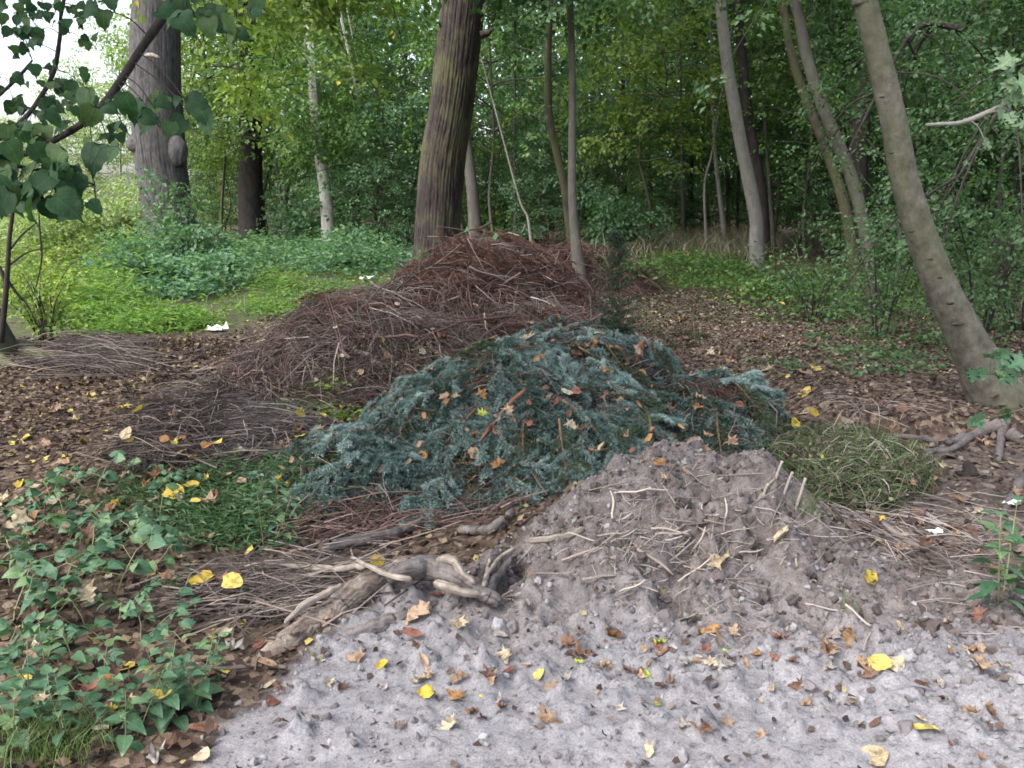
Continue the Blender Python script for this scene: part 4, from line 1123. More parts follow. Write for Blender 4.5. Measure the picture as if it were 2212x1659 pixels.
# separate forked branches lying on the brush heap
FORK = []
for v in range(4):
    g = np.random.default_rng(400 + v); mb = MB(); u = np.linspace(0, 1, 9)
    ax = np.stack([0.06 * np.sin(u * 4 + v), u - 0.5, 0.05 * np.sin(u * 2.5 + v)], -1) + 0.008 * g.normal(size=(9, 3)); tube(mb, ax, np.linspace(0.011, 0.004, 9), 6, a=0.25 + 0.15 * v)
    for k in range(5):
        i = 2 + k; d = unit(np.array([(-1) ** k * 0.8, 0.7, 0.5 * g.normal()])); L = g.uniform(0.15, 0.4); w = np.linspace(0, 1, 5)[:, None]
        q = ax[i] + d * L * w + np.array([0, 0.08, 0.03]) * w ** 2; tube(mb, q, np.linspace(0.006, 0.002, 5), 4, a=0.3 + 0.15 * v, cap=False)
        for m in (2, 3):
            d2 = unit(d + 0.8 * g.normal(size=3)); tube(mb, q[m] + d2 * L * 0.45 * np.linspace(0, 1, 3)[:, None], np.linspace(0.003, 0.0012, 3), 3, a=0.4, cap=False)
    FORK.append([mb.mesh('forked_branch', M[m], True) for m in ('twig_red', 'twig_grey', 'twig_dark')])
for k in range(64):
    q = hit(rng.uniform(600, 1290), rng.uniform(550, 800))
    if brush_top(q[0:1], q[1:2])[0] < 0.03: continue
    nr = slope(q[0:1], q[1:2], S_br, 0.15)[0]; a = rng.uniform(0, 6.28); d = unit(np.array([math.cos(a), math.sin(a), 0]) - nr * (nr @ np.array([math.cos(a), math.sin(a), 0])) + 0.22 * rng.normal() * nr)
    o = bpy.data.objects.new('forked_branch', FORK[k % 4][int(rng.integers(0, 3))]); COL.objects.link(o)
    o.matrix_world = frame_matrix(q + nr * 0.10, d, unit(nr + 0.5 * rng.normal(size=3)), rng.uniform(0.5, 1.1)); tag(o, None, 'branch', 'forked branches on the brush heap'); remember('forked', o, q)

for k in range(8):                                # a few dead brown boughs among the blue ones
    q = hit(rng.uniform(850, 1560), rng.uniform(760, 1020), lambda a, b: top(a, b) + 0.08)
    if spruce_top(q[0:1], q[1:2])[0] < 0.05: continue
    nr = slope(q[0:1], q[1:2], S_sp, 0.15)[0]; a = rng.uniform(0, 6.28); d = unit(np.array([math.cos(a), math.sin(a) - 0.4, 0]) - nr * (nr @ np.array([math.cos(a), math.sin(a) - 0.4, 0])))
    put_bough(DEAD[k % 2], 'dead_bough', q - d * 0.2, d, unit(nr + 0.3 * rng.normal(size=3)), rng.uniform(0.35, 0.6), 'dead_small', 'dead brown boughs among the blue spruce', 'bough')

# far brush pile
far = thing('brush_pile', 'small brown brush pile behind the straight slim trunk', 'brush heap', (0.95, 13.6, float(base_under(0.95, 13.6))))
mb = MB(); heap_mesh(mb, back_top, -0.6, 2.5, 12.4, 14.8, 0.07, 0.05, 9); rel(mb, far).obj('core', M['core_brown'], far, smooth=True)
tag(cover(back_top, 1400, (-0.5, 2.4, 12.5, 14.6), 0.5, 0.005, M['twig_red'], far, 'twigs', 0.14, 1.2, 0.3), 'tangled brown twigs', kind='stuff')

# heap of mown grass at the right
hay = thing('grass_heap', 'low heap of cut green grass and straw right of the spruce boughs', 'grass heap', (1.85, 4.8, 0.0))
mb = MB(); heap_mesh(mb, hay_top, 1.0, 2.6, 3.9, 5.6, 0.035, 0.04, 11); rel(mb, hay).obj('core', M['core_dark'], hay, smooth=True)
flakes(hay_top, 700, (1.0, 2.6, 3.9, 5.4), 0.035, M['litter'], hay, 'leaf_bits', 'brown leaf bits in the cut grass')
tag(cover(hay_top, 2600, (1.0, 2.6, 3.9, 5.6), 0.22, 0.0016, M['hay'], hay, 'cut_grass', 0.07, 0.7, 0.25, 0.3, dirn=0.2), 'cut grass blades', kind='stuff')
flakes(hay_top, 700, (1.0, 2.6, 3.9, 5.4), 0.035, M['litter'], hay, 'leaf_bits', 'brown leaf bits in the cut grass')
tag(cover(hay_top, 260, (1.2, 2.5, 3.9, 5.3), 0.18, 0.0024, M['straw'], hay, 'straws', 0.08, 0.9, 0.25, 0.2), 'pale straws', kind='stuff')

# flatter drifts of dark twigs on the floor
def drift(name, label, polys, n, L, rad, mat, lift=0.06, ang=0.3, swirl=0.5, sag=0.1):
    """twigs lying about picture spots (px, py, spread) on the surface"""
    P, D = [], []
    for px, py, sx, sy, w in polys:
        for _ in range(int(n * w)):
            q = hit_fast(px + rng.normal() * sx, py + rng.normal() * sy); P.append(q)
    P = np.array(P); k = len(P); nr = slope(P[:, 0], P[:, 1], top, 0.1)
    a = ang + swirl * rng.normal(size=k)
    D = np.stack([np.cos(a), np.sin(a), 0.10 * rng.normal(size=k)], -1); D = unit(D - nr * np.sum(D * nr, 1, keepdims=True) + 0.10 * rng.normal(size=(k, 1)) * nr)
    Lk = L * rng.uniform(0.35, 1.3, k)
    P = P + nr * rng.uniform(0.0, lift, (k, 1)) - D * Lk[:, None] * 0.5
    mb = MB(); sticks(mb, P, D, Lk, rad * rng.uniform(0.5, 1.6, k), rng.normal(size=(k, 3)) * sag * Lk[:, None] * 0.6 + [0, 0, 0.01])
    return tag(mb.obj(name, mat), label, kind='stuff')

hit_fast = hit

drift('twig_drift', 'dark twigs strewn over the floor at the left foot of the brush heap', [(560, 790, 60, 18, 0.35), (640, 740, 60, 25, 0.3), (700, 800, 60, 20, 0.35)], 380, 0.4, 0.004, M['twig_dark'], 0.10, 0.2, 0.7)
drift('twig_drift', 'dark fine brushwood flattened on the floor beside the left root', [(220, 760, 55, 12, 0.5), (200, 790, 60, 12, 0.5)], 700, 0.7, 0.0035, M['twig_dark'], 0.06, 0.25, 0.5)
drift('twig_drift', 'dark tangled dry weed stems sloping down left of the spruce boughs', [(430, 890, 55, 25, 0.4), (370, 950, 55, 28, 0.4), (330, 1000, 30, 18, 0.2)], 1500, 0.42, 0.0028, M['twig_dark'], 0.12, -2.2, 0.85)
drift('twig_drift', 'grey brown dry stems between the weed mound and the spruce boughs', [(520, 900, 50, 30, 0.4), (480, 960, 60, 30, 0.4), (640, 900, 50, 30, 0.2)], 900, 0.4, 0.0025, M['twig_grey'], 0.06, -2.1, 0.6)
drift('twig_drift', 'fine dark brushwood packed under the pale log', [(560, 1310, 75, 22, 0.55), (650, 1260, 90, 18, 0.45)], 520, 0.45, 0.0028, M['twig_dark'], 0.06, 0.15, 0.65)
drift('twig_drift', 'brown twigs strewn in front of the spruce boughs', [(760, 1130, 80, 25, 0.4), (900, 1110, 90, 25, 0.4), (1040, 1090, 60, 20, 0.2)], 420, 0.34, 0.0028, M['twig_red'], 0.06, 0.25, 0.7)
drift('root_fibres', 'dry root fibres and twig bits mixed into the soil mound', [(1450, 1060, 110, 40, 0.3), (1540, 1180, 130, 60, 0.3), (1650, 1350, 90, 40, 0.2), (1300, 1180, 90, 40, 0.2)], 700, 0.07, 0.0013, M['twig_grey'], 0.012, 0.5, 1.2)
drift('twig_drift', 'thin twigs and roots strewn on the damp floor at right', [(1900, 1130, 120, 30, 0.4), (2080, 1180, 90, 60, 0.4), (1850, 880, 120, 20, 0.2)], 380, 0.28, 0.0022, M['twig_grey'], 0.02, -0.3, 0.8)

# ---------------------------------------------------------------- dead wood in front
def limb_px(mb, pts, a=None, seg=10, dz=0.0, disp_seed=None, ms=None, n=None):
    """pts: (px, py, half width px, height above the surface)"""
    P, r = [], []
    for x, y, w, h in pts:
        p = hit(x, y, lambda a, b: top(a, b) + h); r.append(w / F * np.linalg.norm(p - CAM)); P.append(p)
    Q = spline(np.column_stack([np.array(P), r]), n or max(10, 7 * len(pts)))
    m_ = len(Q); kk = np.arange(m_)
    jit = np.mean(Q[:, 3]) * np.stack([vnoise(kk * 0.45, 0 * kk + 3.1 * pts[0][0] + c * 5.7, 4) for c in range(3)], -1)
    thin = 1.0 if m_ < 40 else 0.25
    Q[:, :3] += 0.35 * thin * jit; Q[:, 3] *= 1 + 0.18 * thin * vnoise(kk * 0.6, 0 * kk + 1.7 * pts[0][1], 6)
    if disp_seed is not None and m_ < 40:
        Q[0, 3] *= 0.45; Q[-1, 3] *= 0.35
    dp = None
    if disp_seed is not None:                      # torn lengthwise bark: ridges and dark furrows
        rm = float(np.mean(Q[:, 3])); rid, store = bark_disp(9 if m_ < 40 else 17, 5.0, 0.22 * rm if m_ < 40 else 0.12 * rm, disp_seed)
        def dp(th, s, rr):
            return np.maximum(rid(th, s, rr) + 0.10 * rr * fbm(np.cos(th) * 1.4 + disp_seed, np.sin(th) * 1.4, 3, disp_seed, z=s * 2.5 + 3), 0.25 * rr)
    tube(mb, Q[:, :3], np.maximum(Q[:, 3], 0.001), seg, a=0.7 if a is None else a, disp=dp)
    if dp is not None:
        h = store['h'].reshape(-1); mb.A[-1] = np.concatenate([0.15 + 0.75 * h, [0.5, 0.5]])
    return Q

log = thing('dead_log', 'thick pale barked dead log lying askew at the left foot of the soil mound', 'log', tuple(hit(700, 1330)))
mb = MB(); limb_px(mb, [(545, 1460, 22, -0.06), (600, 1410, 25, -0.02), (660, 1362, 25, 0.0), (725, 1316, 25, 0.015), (785, 1278, 24, 0.03), (840, 1245, 22, 0.035), (880, 1222, 18, 0.04)], seg=48, disp_seed=3, n=90); rel(mb, log).obj('stem', M['log'], log, smooth=True)
mb = MB(); limb_px(mb, [(615, 1350, 4, 0.07), (660, 1308, 7, 0.09), (700, 1285, 7, 0.10), (740, 1262, 5, 0.11)], seg=14, disp_seed=5); rel(mb, log).obj('loose_bark', M['pale_wood'], log, smooth=True)
mb = MB(); limb_px(mb, [(740, 1385, 18, -0.02), (830, 1352, 16, -0.01), (900, 1326, 12, -0.015), (950, 1305, 8, -0.03)], seg=24, disp_seed=8, n=38); rel(mb, log).obj('lower_stem', M['old_wood'], log, smooth=True)
fork = thing('gnarled_root', 'dark gnarled root piece with bare pale forks lying on the soil beside the log', 'root wood', tuple(hit(950, 1270)))
mb = MB(); limb_px(mb, [(838, 1250, 12, 0.07), (880, 1232, 20, 0.08), (925, 1228, 26, 0.085), (975, 1246, 21, 0.08), (1020, 1272, 15, 0.06), (1055, 1292, 15, 0.04), (1078, 1304, 13, 0.03)], seg=40, disp_seed=12, n=60); rel(mb, fork).obj('root_body', M['old_wood'], fork, smooth=True)
for k, pts in enumerate(([(945, 1212, 6.5, 0.12), (975, 1212, 9.4, 0.13), (1000, 1240, 8.6, 0.11), (1025, 1268, 7.2, 0.08)], [(940, 1262, 10.1, 0.10), (975, 1272, 9.4, 0.09), (1020, 1282, 7.9, 0.07), (1050, 1286, 6.5, 0.05)],
                         [(1052, 1280, 10.8, 0.06), (1072, 1250, 9.4, 0.07), (1098, 1222, 7.9, 0.08), (1115, 1205, 6.5, 0.08)], [(1044, 1270, 5.8, 0.07), (1052, 1240, 5.0, 0.09), (1058, 1215, 2.9, 0.10)], [(1050, 1245, 4.3, 0.09), (1080, 1215, 4.3, 0.10), (1112, 1188, 2.9, 0.10)],
                         [(760, 1205, 3.6, 0.08), (800, 1225, 5.0, 0.10), (850, 1248, 5.8, 0.11), (890, 1255, 5.8, 0.11)])):
    mb = MB(); limb_px(mb, pts, seg=14, disp_seed=20 + k, n=22); rel(mb, fork).obj('fork', M['old_wood' if k == 2 else 'pale_wood'], fork, smooth=True)
mb = MB()
for k in range(9):
    p = hit(1085, 1303) + np.array([0.0, -0.01, 0.03]); d = unit(np.array([1.0, -0.5, 0.3]) + 0.6 * rng.normal(size=3))
    sticks(mb, np.array([p]), np.array([d]), np.array([0.05]), np.array([0.006]), np.zeros((1, 3)))
rel(mb, fork).obj('splinters', M['pale_wood'], fork)

def stick_thing(kind, label, pts, mat, cat='stick', seg=7, seed=None, group=None, key=None, parts=None):
    o0 = hit(pts[0][0], pts[0][1]); mb = MB()
    limb_px(mb, pts, seg=seg, disp_seed=seed, n=max(8, 5 * len(pts)))
    mb.V = [v - o0 for v in mb.V]
    o = mb.obj(kind, mat, None, smooth=True); o.location = o0
    tag(o, label, cat, group)
    if key: remember(key, o, hit(np.mean([p[0] for p in pts]), np.mean([p[1] for p in pts])))
    return o
stick_thing('dead_branch', 'dark rotten branch lying behind the gnarled root, in front of the spruce boughs', [(690, 1192, 8, 0.03), (750, 1172, 12, 0.03), (820, 1160, 13, 0.03), (880, 1140, 11, 0.03), (905, 1130, 8, 0.03)], M['old_wood'], 'branch', 10, 31)
stick_thing('dead_branch', 'short curved branch with a pale broken end above the gnarled root', [(990, 1142, 8, 0.02), (1035, 1148, 11, 0.02), (1075, 1137, 11, 0.02), (1110, 1103, 8, 0.03)], M['old_wood'], 'branch', 10, 33)
stick_thing('bare_stick', 'long pale stick pointing left from the gnarled root over the twigs', [(574, 1226, 6, 0.05), (640, 1226, 7, 0.06), (710, 1231, 8, 0.07), (770, 1226, 6, 0.08), (800, 1222, 4, 0.09)], M['pale_wood'], 'stick', 8, 35)
stick_thing('bare_stick', 'knobbly pale stick on the soil right of the gnarled root top', [(1140, 1172, 6, 0.02), (1185, 1168, 7, 0.02), (1225, 1160, 8, 0.02), (1262, 1148, 6, 0.02)], M['pale_wood'], 'stick', 8, 36)
stick_thing('red_branch', 'reddish bare branch slanting across the middle of the spruce boughs', [(1005, 990, 3, 0.08), (1052, 938, 4.5, 0.12), (1090, 885, 5, 0.14), (1135, 845, 4.5, 0.15)], M['red_branch'], 'branch', 9, 37)
stick_thing('red_branch', 'reddish cut stub sticking up near the right rear of the boughs', [(1372, 790, 5, 0.0), (1380, 762, 6, 0.10), (1390, 733, 6, 0.20)], M['red_branch'], 'branch', 9, 38)
stick_thing('red_branch', 'short reddish branch just left of the upright red stub', [(1360, 790, 4, 0.02), (1347, 767, 5, 0.07), (1332, 750, 5, 0.10)], M['red_branch'], 'branch', 9, 39)
stick_thing('red_branch', 'forked reddish branch lying high on the rear of the boughs', [(1262, 785, 3, 0.04), (1280, 755, 4, 0.10), (1290, 726, 4, 0.14)], M['red_branch'], 'branch', 9, 40)
stick_thing('bare_branch', 'brown branch lying at the brush heap foot, left of the spruce boughs', [(735, 745, 5, 0.05), (775, 765, 6, 0.06), (815, 778, 7, 0.07), (840, 782, 6, 0.06)], M['twig_grey'], 'branch', 7)
stick_thing('bare_branch', 'second brown branch just below the other at the brush heap foot', [(755, 788, 5, 0.04), (800, 785, 6, 0.05), (835, 792, 6, 0.04)], M['twig_grey'], 'branch', 7)
stick_thing('bare_branch', 'long arching grey branch over the right front of the brush heap', [(1120, 735, 5, 0.05), (1190, 720, 5, 0.08), (1250, 700, 5, 0.10), (1310, 692, 4, 0.08)], M['twig_grey'], 'branch', 7)
stick_thing('brown_stick', 'brown stick lying diagonally on the damp floor right of the mound', [(1880, 1118, 5, 0.015), (1925, 1145, 7, 0.015), (1960, 1168, 7, 0.015), (1985, 1185, 7, 0.01)], M['twig_grey'], 'stick', 8, 44)
stick_thing('straw_stalk', 'long pale straw lying above the brown diagonal stick', [(1870, 1105, 2.5, 0.02), (1950, 1115, 3, 0.02), (2035, 1135, 3, 0.02)], M['straw'], 'stalk', 5)
stick_thing('dark_stick', 'thin dark straight stick lying from the nettles to the log end', [(330, 1440, 4, 0.02), (450, 1445, 5, 0.02), (560, 1440, 5, 0.02), (618, 1443, 4, 0.02)], M['twig_dark'], 'stick', 6)
for k, (x, y, dx, dy, L, lab) in enumerate(((1715, 1095, 25, -62, 0.21, 'tall pale cut stalk at the right side of the soil mound, rightmost of four'), (1690, 1065, 22, -45, 0.17, 'pale cut stalk leaning right, third of four beside the mound'),
                                            (1668, 1040, 22, -44, 0.17, 'pale cut stalk, second of four standing beside the mound'), (1640, 1075, 20, -30, 0.12, 'short pale stalk, leftmost of four standing beside the mound'))):
    p = hit(x, y); q = at(x + dx, y + dy, p[1] - 0.02); mb = MB()
    tube(mb, spline(np.array([[0, 0, -0.05], (q - p) * 0.5 + [0.006, 0, 0], q - p]), 7), 0.006, 6, a=0.8); o = mb.obj('cut_stalk', M['straw'], None, smooth=True); o.location = p; tag(o, lab, 'stalk', 'cut stalks beside the soil mound')

# single sticks and straws scattered on mound and floor
STK = []
for v in range(5):
    mb = MB(); t = np.linspace(0, 1, 6)
    P = np.stack([0.04 * np.sin(t * (2 + v) + v), t - 0.5, 0.02 * np.sin(t * 3 + v)], -1)
    r = np.full(6, 0.022 + 0.006 * (v % 3)); r[-1] *= 0.6; tube(mb, P, r, 6, a=0.3 + 0.15 * v)
    STK.append({m: mb.mesh('stick_shape', M[m], True) for m in ('straw', 'twig_grey', 'pale_wood', 'twig_dark')})
def lay_stick(px, py, ang, Lpx, mat, key, kind, cat, group, lift=0.008, tilt=0.0):
    p = hit_fast(px, py); nr = slope(p[0:1], p[1:2], top, 0.04)[0]
    L = Lpx / F * np.linalg.norm(p - CAM)
    d = np.array([math.cos(ang), math.sin(ang), 0]); d = unit(d - nr * (d @ nr) + tilt * nr)
    o = bpy.data.objects.new(kind, STK[int(rng.integers(0, 5))][mat]); COL.objects.link(o)
    o.matrix_world = frame_matrix(p + nr * (lift + abs(tilt) * L * 0.35), d, nr, L) @ Matrix.Diagonal((rng.uniform(0.45, 1.3) * min(1, 0.14 / L), 1, rng.uniform(0.3, 0.9) * min(1, 0.14 / L), 1))
    tag(o, None, cat, group); remember(key, o, p)
for k in range(270):
    px, py = rng.normal(1480, 160), rng.normal(1150, 100)
    if py < 985 + abs(px - 1520) * 0.35 or py > 1420: continue
    lay_stick(px, py, rng.normal(0.5, 0.9), 20 + 75 * rng.random() ** 1.8, 'straw' if rng.random() < 0.75 else 'pale_wood', 'straw', 'straw_stalk', 'stalk', 'pale straws on the soil mound', tilt=0.25 * rng.normal())
for k in range(26):
    lay_stick(rng.uniform(480, 720), rng.uniform(1235, 1345), rng.normal(0.12, 0.18), rng.uniform(120, 260), 'twig_grey', 'greystick', 'grey_stick', 'stick', 'grey sticks bundled left of the log', 0.03, 0.05 * rng.normal())
for k in range(14):
    lay_stick(rng.uniform(400, 560), rng.uniform(790, 850), rng.normal(0.5, 0.3), rng.uniform(60, 150), 'straw', 'reed', 'reed_stalk', 'stalk', 'pale reeds lying left of the brush heap', 0.04, 0.08 * rng.normal())
for k in range(16):
    lay_stick(rng.uniform(1780, 2200), rng.uniform(1120, 1500), rng.normal(0, 1), rng.uniform(30, 90), 'twig_grey', 'rightstick', 'grey_stick', 'stick', 'sticks on the floor at right')
for k in range(16):
    lay_stick(rng.uniform(620, 880), rng.uniform(1090, 1230), rng.normal(0.5, 0.5), rng.uniform(80, 220), 'twig_grey', 'frontstick', 'grey_stick', 'stick', 'sticks in front of the spruce boughs', 0.03, 0.1 * rng.normal())

# ---------------------------------------------------------------- living plants
def mesh_of(tmpl, mat, name='leaf', a=0.5, smooth=True):
    mb = MB(); mb.add(tmpl[0], T=tmpl[1], a=a); return mb.mesh(name, mat, smooth)

def leaf_at(mesh, parent, p, d, n, s, name='leaf'):
    """one leaf as a part: p, d, n in the parent's own space"""
    o = bpy.data.objects.new(name, mesh); COL.objects.link(o)
    o.parent = parent
    o.matrix_basis = frame_matrix(p, d, n, s)
    return o

BR_LEAF = [mesh_of(outline_leaf([(0.02, 0.0), (0.24, 0.0), (0.40, 0.2), (0.38, 0.42), (0.28, 0.62), (0.13, 0.84), (0.0, 1.02)], 0.16, -0.3 - 0.15 * i, 0.02, 60 + i), M['bramble']) for i in range(3)]
NET_LEAF = [mesh_of(NETTLE, M['bramble']), mesh_of(outline_leaf([(0.02, 0.0), (0.22, 0.03), (0.3, 0.22), (0.24, 0.5), (0.12, 0.76), (0.0, 1.0)], 0.3, -0.5, 0.02, 71), M['bramble'])]
def bramble_proto(seed):
    """a few arching stems with threefold leaves"""
    g = np.random.default_rng(seed)
    t = thing('bramble_plant', 'x', 'plant'); st = MB(); spec = []
    for s in range(int(g.integers(2, 4))):
        az = g.uniform(0, 6.28); L = g.uniform(0.22, 0.42); h = g.uniform(0.10, 0.20)
        u = np.linspace(0, 1, 8)
        P = np.stack([math.cos(az) * L * u, math.sin(az) * L * u, h * 4 * u * (1 - u) * 0.9 + 0.10 * u - 0.02], -1) + g.normal(size=(8, 3)) * 0.006
        tube(st, P, np.linspace(0.0035, 0.0016, 8), 5, a=0.7)
        for k in (2, 4, 5, 7):
            side = 1 if k % 2 else -1
            pd = unit(np.array([math.cos(az + side * 1.1), math.sin(az + side * 1.1), 0.5])); pl = g.uniform(0.03, 0.06)
            q = P[k] + pd * pl; tube(st, np.array([P[k], P[k] + pd * pl * 0.5 + [0, 0, 0.006], q]), 0.0012, 4, a=0.8, cap=False)
            for j, da in enumerate((0, 1.15, -1.15)):
                b = math.atan2(pd[1], pd[0]) + da + 0.2 * g.normal()
                d = np.array([math.cos(b), math.sin(b), -0.25 + 0.25 * g.normal()]); n = unit(np.array([0, -0.25, 1.0]) + 0.35 * g.normal(size=3))
                spec.append((q, unit(d), n, g.uniform(0.06, 0.10) * (1 if j == 0 else 0.8), int(g.integers(0, 3))))
    st.obj('stem', M['bramble_stem'], t, smooth=True)
    for p, d, n, s, k in spec: leaf_at(BR_LEAF[k], t, p, d, n, s)
    return t
M['bramble_stem'] = twig_mat('green_brown_stem', [(0, (0.09, 0.10, 0.05)), (1, (0.20, 0.20, 0.11))])
def nettle_proto(seed, h=0.28, leaf=0.085):
    g = np.random.default_rng(seed)
    t = thing('nettle_plant', 'x', 'plant'); st = MB(); spec = []
    for s in range(2):
        az = g.uniform(0, 6.28); u = np.linspace(0, 1, 7); hh = h * g.uniform(0.7, 1.1)
        P = np.stack([math.cos(az) * (0.03 + 0.10 * u), math.sin(az) * (0.03 + 0.10 * u), hh * u - 0.02], -1)
        tube(st, P, np.linspace(0.003, 0.0015, 7), 5, a=0.7)
        for k in range(1, 7):
            for side in (0, math.pi):
                b = k * math.pi / 2 + side + az + 0.25 * g.normal()
                sz = leaf * (1.15 - 0.085 * k) * g.uniform(0.8, 1.15)
                d = unit(np.array([math.cos(b), math.sin(b), 0.15 - 0.4 * (1 - k / 7) + 0.15 * g.normal()])); n = unit(np.array([0, -0.15, 1.0]) + 0.25 * g.normal(size=3))
                q = P[k] + d * 0.02; tube(st, np.array([P[k], q]), 0.001, 3, a=0.8, cap=False)
                spec.append((q, d, n, sz, int(g.integers(0, 2))))
    st.obj('stem', M['bramble_stem'], t, smooth=True)
    for p, d, n, s, k in spec: leaf_at(NET_LEAF[k], t, p, d, n, s)
    return t
def copy_thing(t, loc, rz, s, tilt=(0, 0)):
    c = t.copy(); COL.objects.link(c); c.location = loc; c.rotation_euler = (tilt[0], tilt[1], rz); c.scale = (s, s, s)
    for ch in t.children:
        d = ch.copy(); COL.objects.link(d); d.parent = c
    return c
BRP = [bramble_proto(300 + i) for i in range(3)]; NEP = [nettle_proto(320 + i) for i in range(2)]
_first = {}
def plant(proto, px, py, s, key, group, label=None):
    s = s * (0.84 if key == 'bramble' else 0.9 if key else 1.0)
    p = hit_fast(px, py); rz = rng.uniform(0, 6.28)
    if id(proto) not in _first:
        _first[id(proto)] = 1; c = proto; c.location = p; c.rotation_euler = (0, 0, rz); c.scale = (s, s, s)
    else:
        c = copy_thing(proto, p, rz, s, (0.15 * rng.normal(), 0.15 * rng.normal()))
    if label: tag(c, label, 'plant', group)
    else: tag(c, 'x', 'plant', group); remember(key, c, p + np.array([0, 0, 0.08]))
    return c
for px, py, s in ((60, 1130, .9), (130, 1110, .8), (200, 1085, .9), (40, 1190, 1), (150, 1170, 1), (250, 1150, .9), (90, 1240, 1.0), (200, 1230, 1.0), (300, 1195, .9), (20, 1270, 1), (130, 1300, 1), (240, 1290, 1.0), (30, 1345, 1), (190, 1350, .9),
                  (280, 1330, .8), (310, 1260, .8), (60, 1420, .9), (10, 1480, 1), (300, 1390, .7), (345, 1140, .7), (260, 1070, .7), (180, 1050, .8), (400, 1040, .5), (320, 1050, .6)):
    plant(BRP[int(rng.integers(0, 3))], px + rng.normal() * 8, py + rng.normal() * 6, s, 'bramble', 'bramble plants at the lower left')
for px, py, s in ((400, 1545, .85), (440, 1515, .8), (330, 1560, .9), (280, 1600, .8), (200, 1500, .8), (230, 1560, .85), (120, 1550, .85), (60, 1560, .9), (20, 1600, .9), (150, 1600, .7), (360, 1500, .6), (100, 1500, .8), (440, 1470, .55), (160, 1455, .7)):
    plant(NEP[int(rng.integers(0, 2))], px, py, s, 'nettle', 'nettle plants at the lower left corner')
plant(NEP[0], 580, 1180, 1.0, None, 'nettle plants by the heaps', 'bright green nettle clump standing left of the twigs in front of the spruce boughs')
plant(NEP[1], 600, 1130, 0.8, None, 'nettle plants by the heaps', 'smaller nettle clump just behind the bright green one')
plant(NEP[1], 2168, 1300, 1.25, None, 'nettle plants by the heaps', 'fresh green nettle plant at the right edge of the bare soil')
plant(NEP[0], 2240, 1270, 1.1, None, 'nettle plants by the heaps', 'fresh nettle plant cut off by the right picture edge')

def cover_leaves(name, label, spots, mat, tmpl, size, hgt, tilt=0.5, per=1, stems=None):
    """low herb cover: leaves over picture spots (px, py, sx, sy, n)"""
    P, U = [], []
    for px, py, sx, sy, n in spots:
        for _ in range(n):
            q = hit_fast(px + rng.normal() * sx, py + rng.normal() * sy); P.append(q)
    P = np.array(P); k = len(P)
    hh = hgt * np.clip(0.55 + 0.75 * vnoise(P[:, 0] * 1.7, P[:, 1] * 1.7, 55) + 0.35 * vnoise(P[:, 0] * 4.5, P[:, 1] * 4.5, 56), 0.08, 1.5)
    C = np.repeat(P, per, 0); k = len(C); hh = np.repeat(hh, per)
    C = C + rng.normal(size=C.shape) * [size * 1.6, size * 1.6, 0]
    C[:, 2] += hh * rng.random(k) ** 0.6 + 0.01
    az = rng.uniform(0, 6.28, k); D = np.stack([np.cos(az), np.sin(az), 0.35 * rng.normal(size=k) - 0.1], -1)
    Nn = unit(np.array([0, -0.2, 1.0]) + tilt * rng.normal(size=(k, 3)))
    mb = MB(); scatter(mb, tmpl, C, rot_from(D, Nn), size * rng.uniform(0.6, 1.3, k))
    return tag(mb.obj(name, mat), label, kind='stuff')
NL = (np.array([[0, 0, 0], [0.30, 0.3, 0.08], [-0.30, 0.3, 0.08], [0, 1, -0.1]], float), np.array([[0, 1, 3], [0, 3, 2]]))
FEATHER = (np.array([[0, 0, 0], [0.10, 0.5, 0.03], [-0.10, 0.5, 0.03], [0, 1, -0.05]], float), np.array([[0, 1, 3], [0, 3, 2]]))
cover_leaves('nettle_bed', 'wide bed of bluish green nettles in the light left of the oak', [(380, 590, 80, 20, 700), (600, 550, 130, 12, 800), (790, 555, 60, 16, 550), (330, 615, 60, 18, 600), (470, 590, 50, 18, 500), (720, 580, 60, 12, 350), (420, 630, 30, 10, 160)], M['leaf_nettle'], NL, 0.10, 0.55, 0.5, 7)
cover_leaves('bright_herbs', 'patches of bright yellow green herbs along the front of the nettle bed', [(215, 690, 30, 9, 300), (290, 705, 34, 7, 460), (365, 700, 30, 7, 380), (230, 650, 40, 14, 200), (270, 605, 40, 12, 220), (580, 670, 22, 8, 70), (600, 625, 30, 10, 90), (480, 560, 80, 12, 260), (650, 550, 80, 8, 200)], M['leaf_herb'], FEATHER, 0.11, 0.55, 0.6, 9)
cover_leaves('left_undergrowth', 'loose light green undergrowth at the far left under the linden branches', [(80, 560, 80, 35, 500), (180, 540, 80, 30, 500), (60, 620, 60, 25, 250), (130, 650, 50, 18, 200)], M['leaf_yellow'], NL, 0.085, 0.55, 0.6, 7)
cover_leaves('right_undergrowth', 'low green undergrowth on the floor around the kinked pale trunk', [(1420, 590, 60, 15, 200), (1540, 595, 70, 16, 320), (1660, 640, 60, 15, 150), (1800, 630, 90, 25, 220), (1900, 650, 80, 25, 220), (2050, 600, 90, 30, 300), (1500, 560, 80, 10, 180)], M['leaf_green'], NL, 0.08, 0.28, 0.5, 6)
cover_leaves('ivy_patch', 'scattered small dark green plants on the litter at right', [(1860, 740, 70, 25, 70), (1950, 790, 60, 15, 70), (2060, 740, 60, 20, 60), (1720, 790, 50, 15, 25), (2150, 700, 50, 25, 70)], M['leaf_dark'], NL, 0.06, 0.10, 0.4, 5)
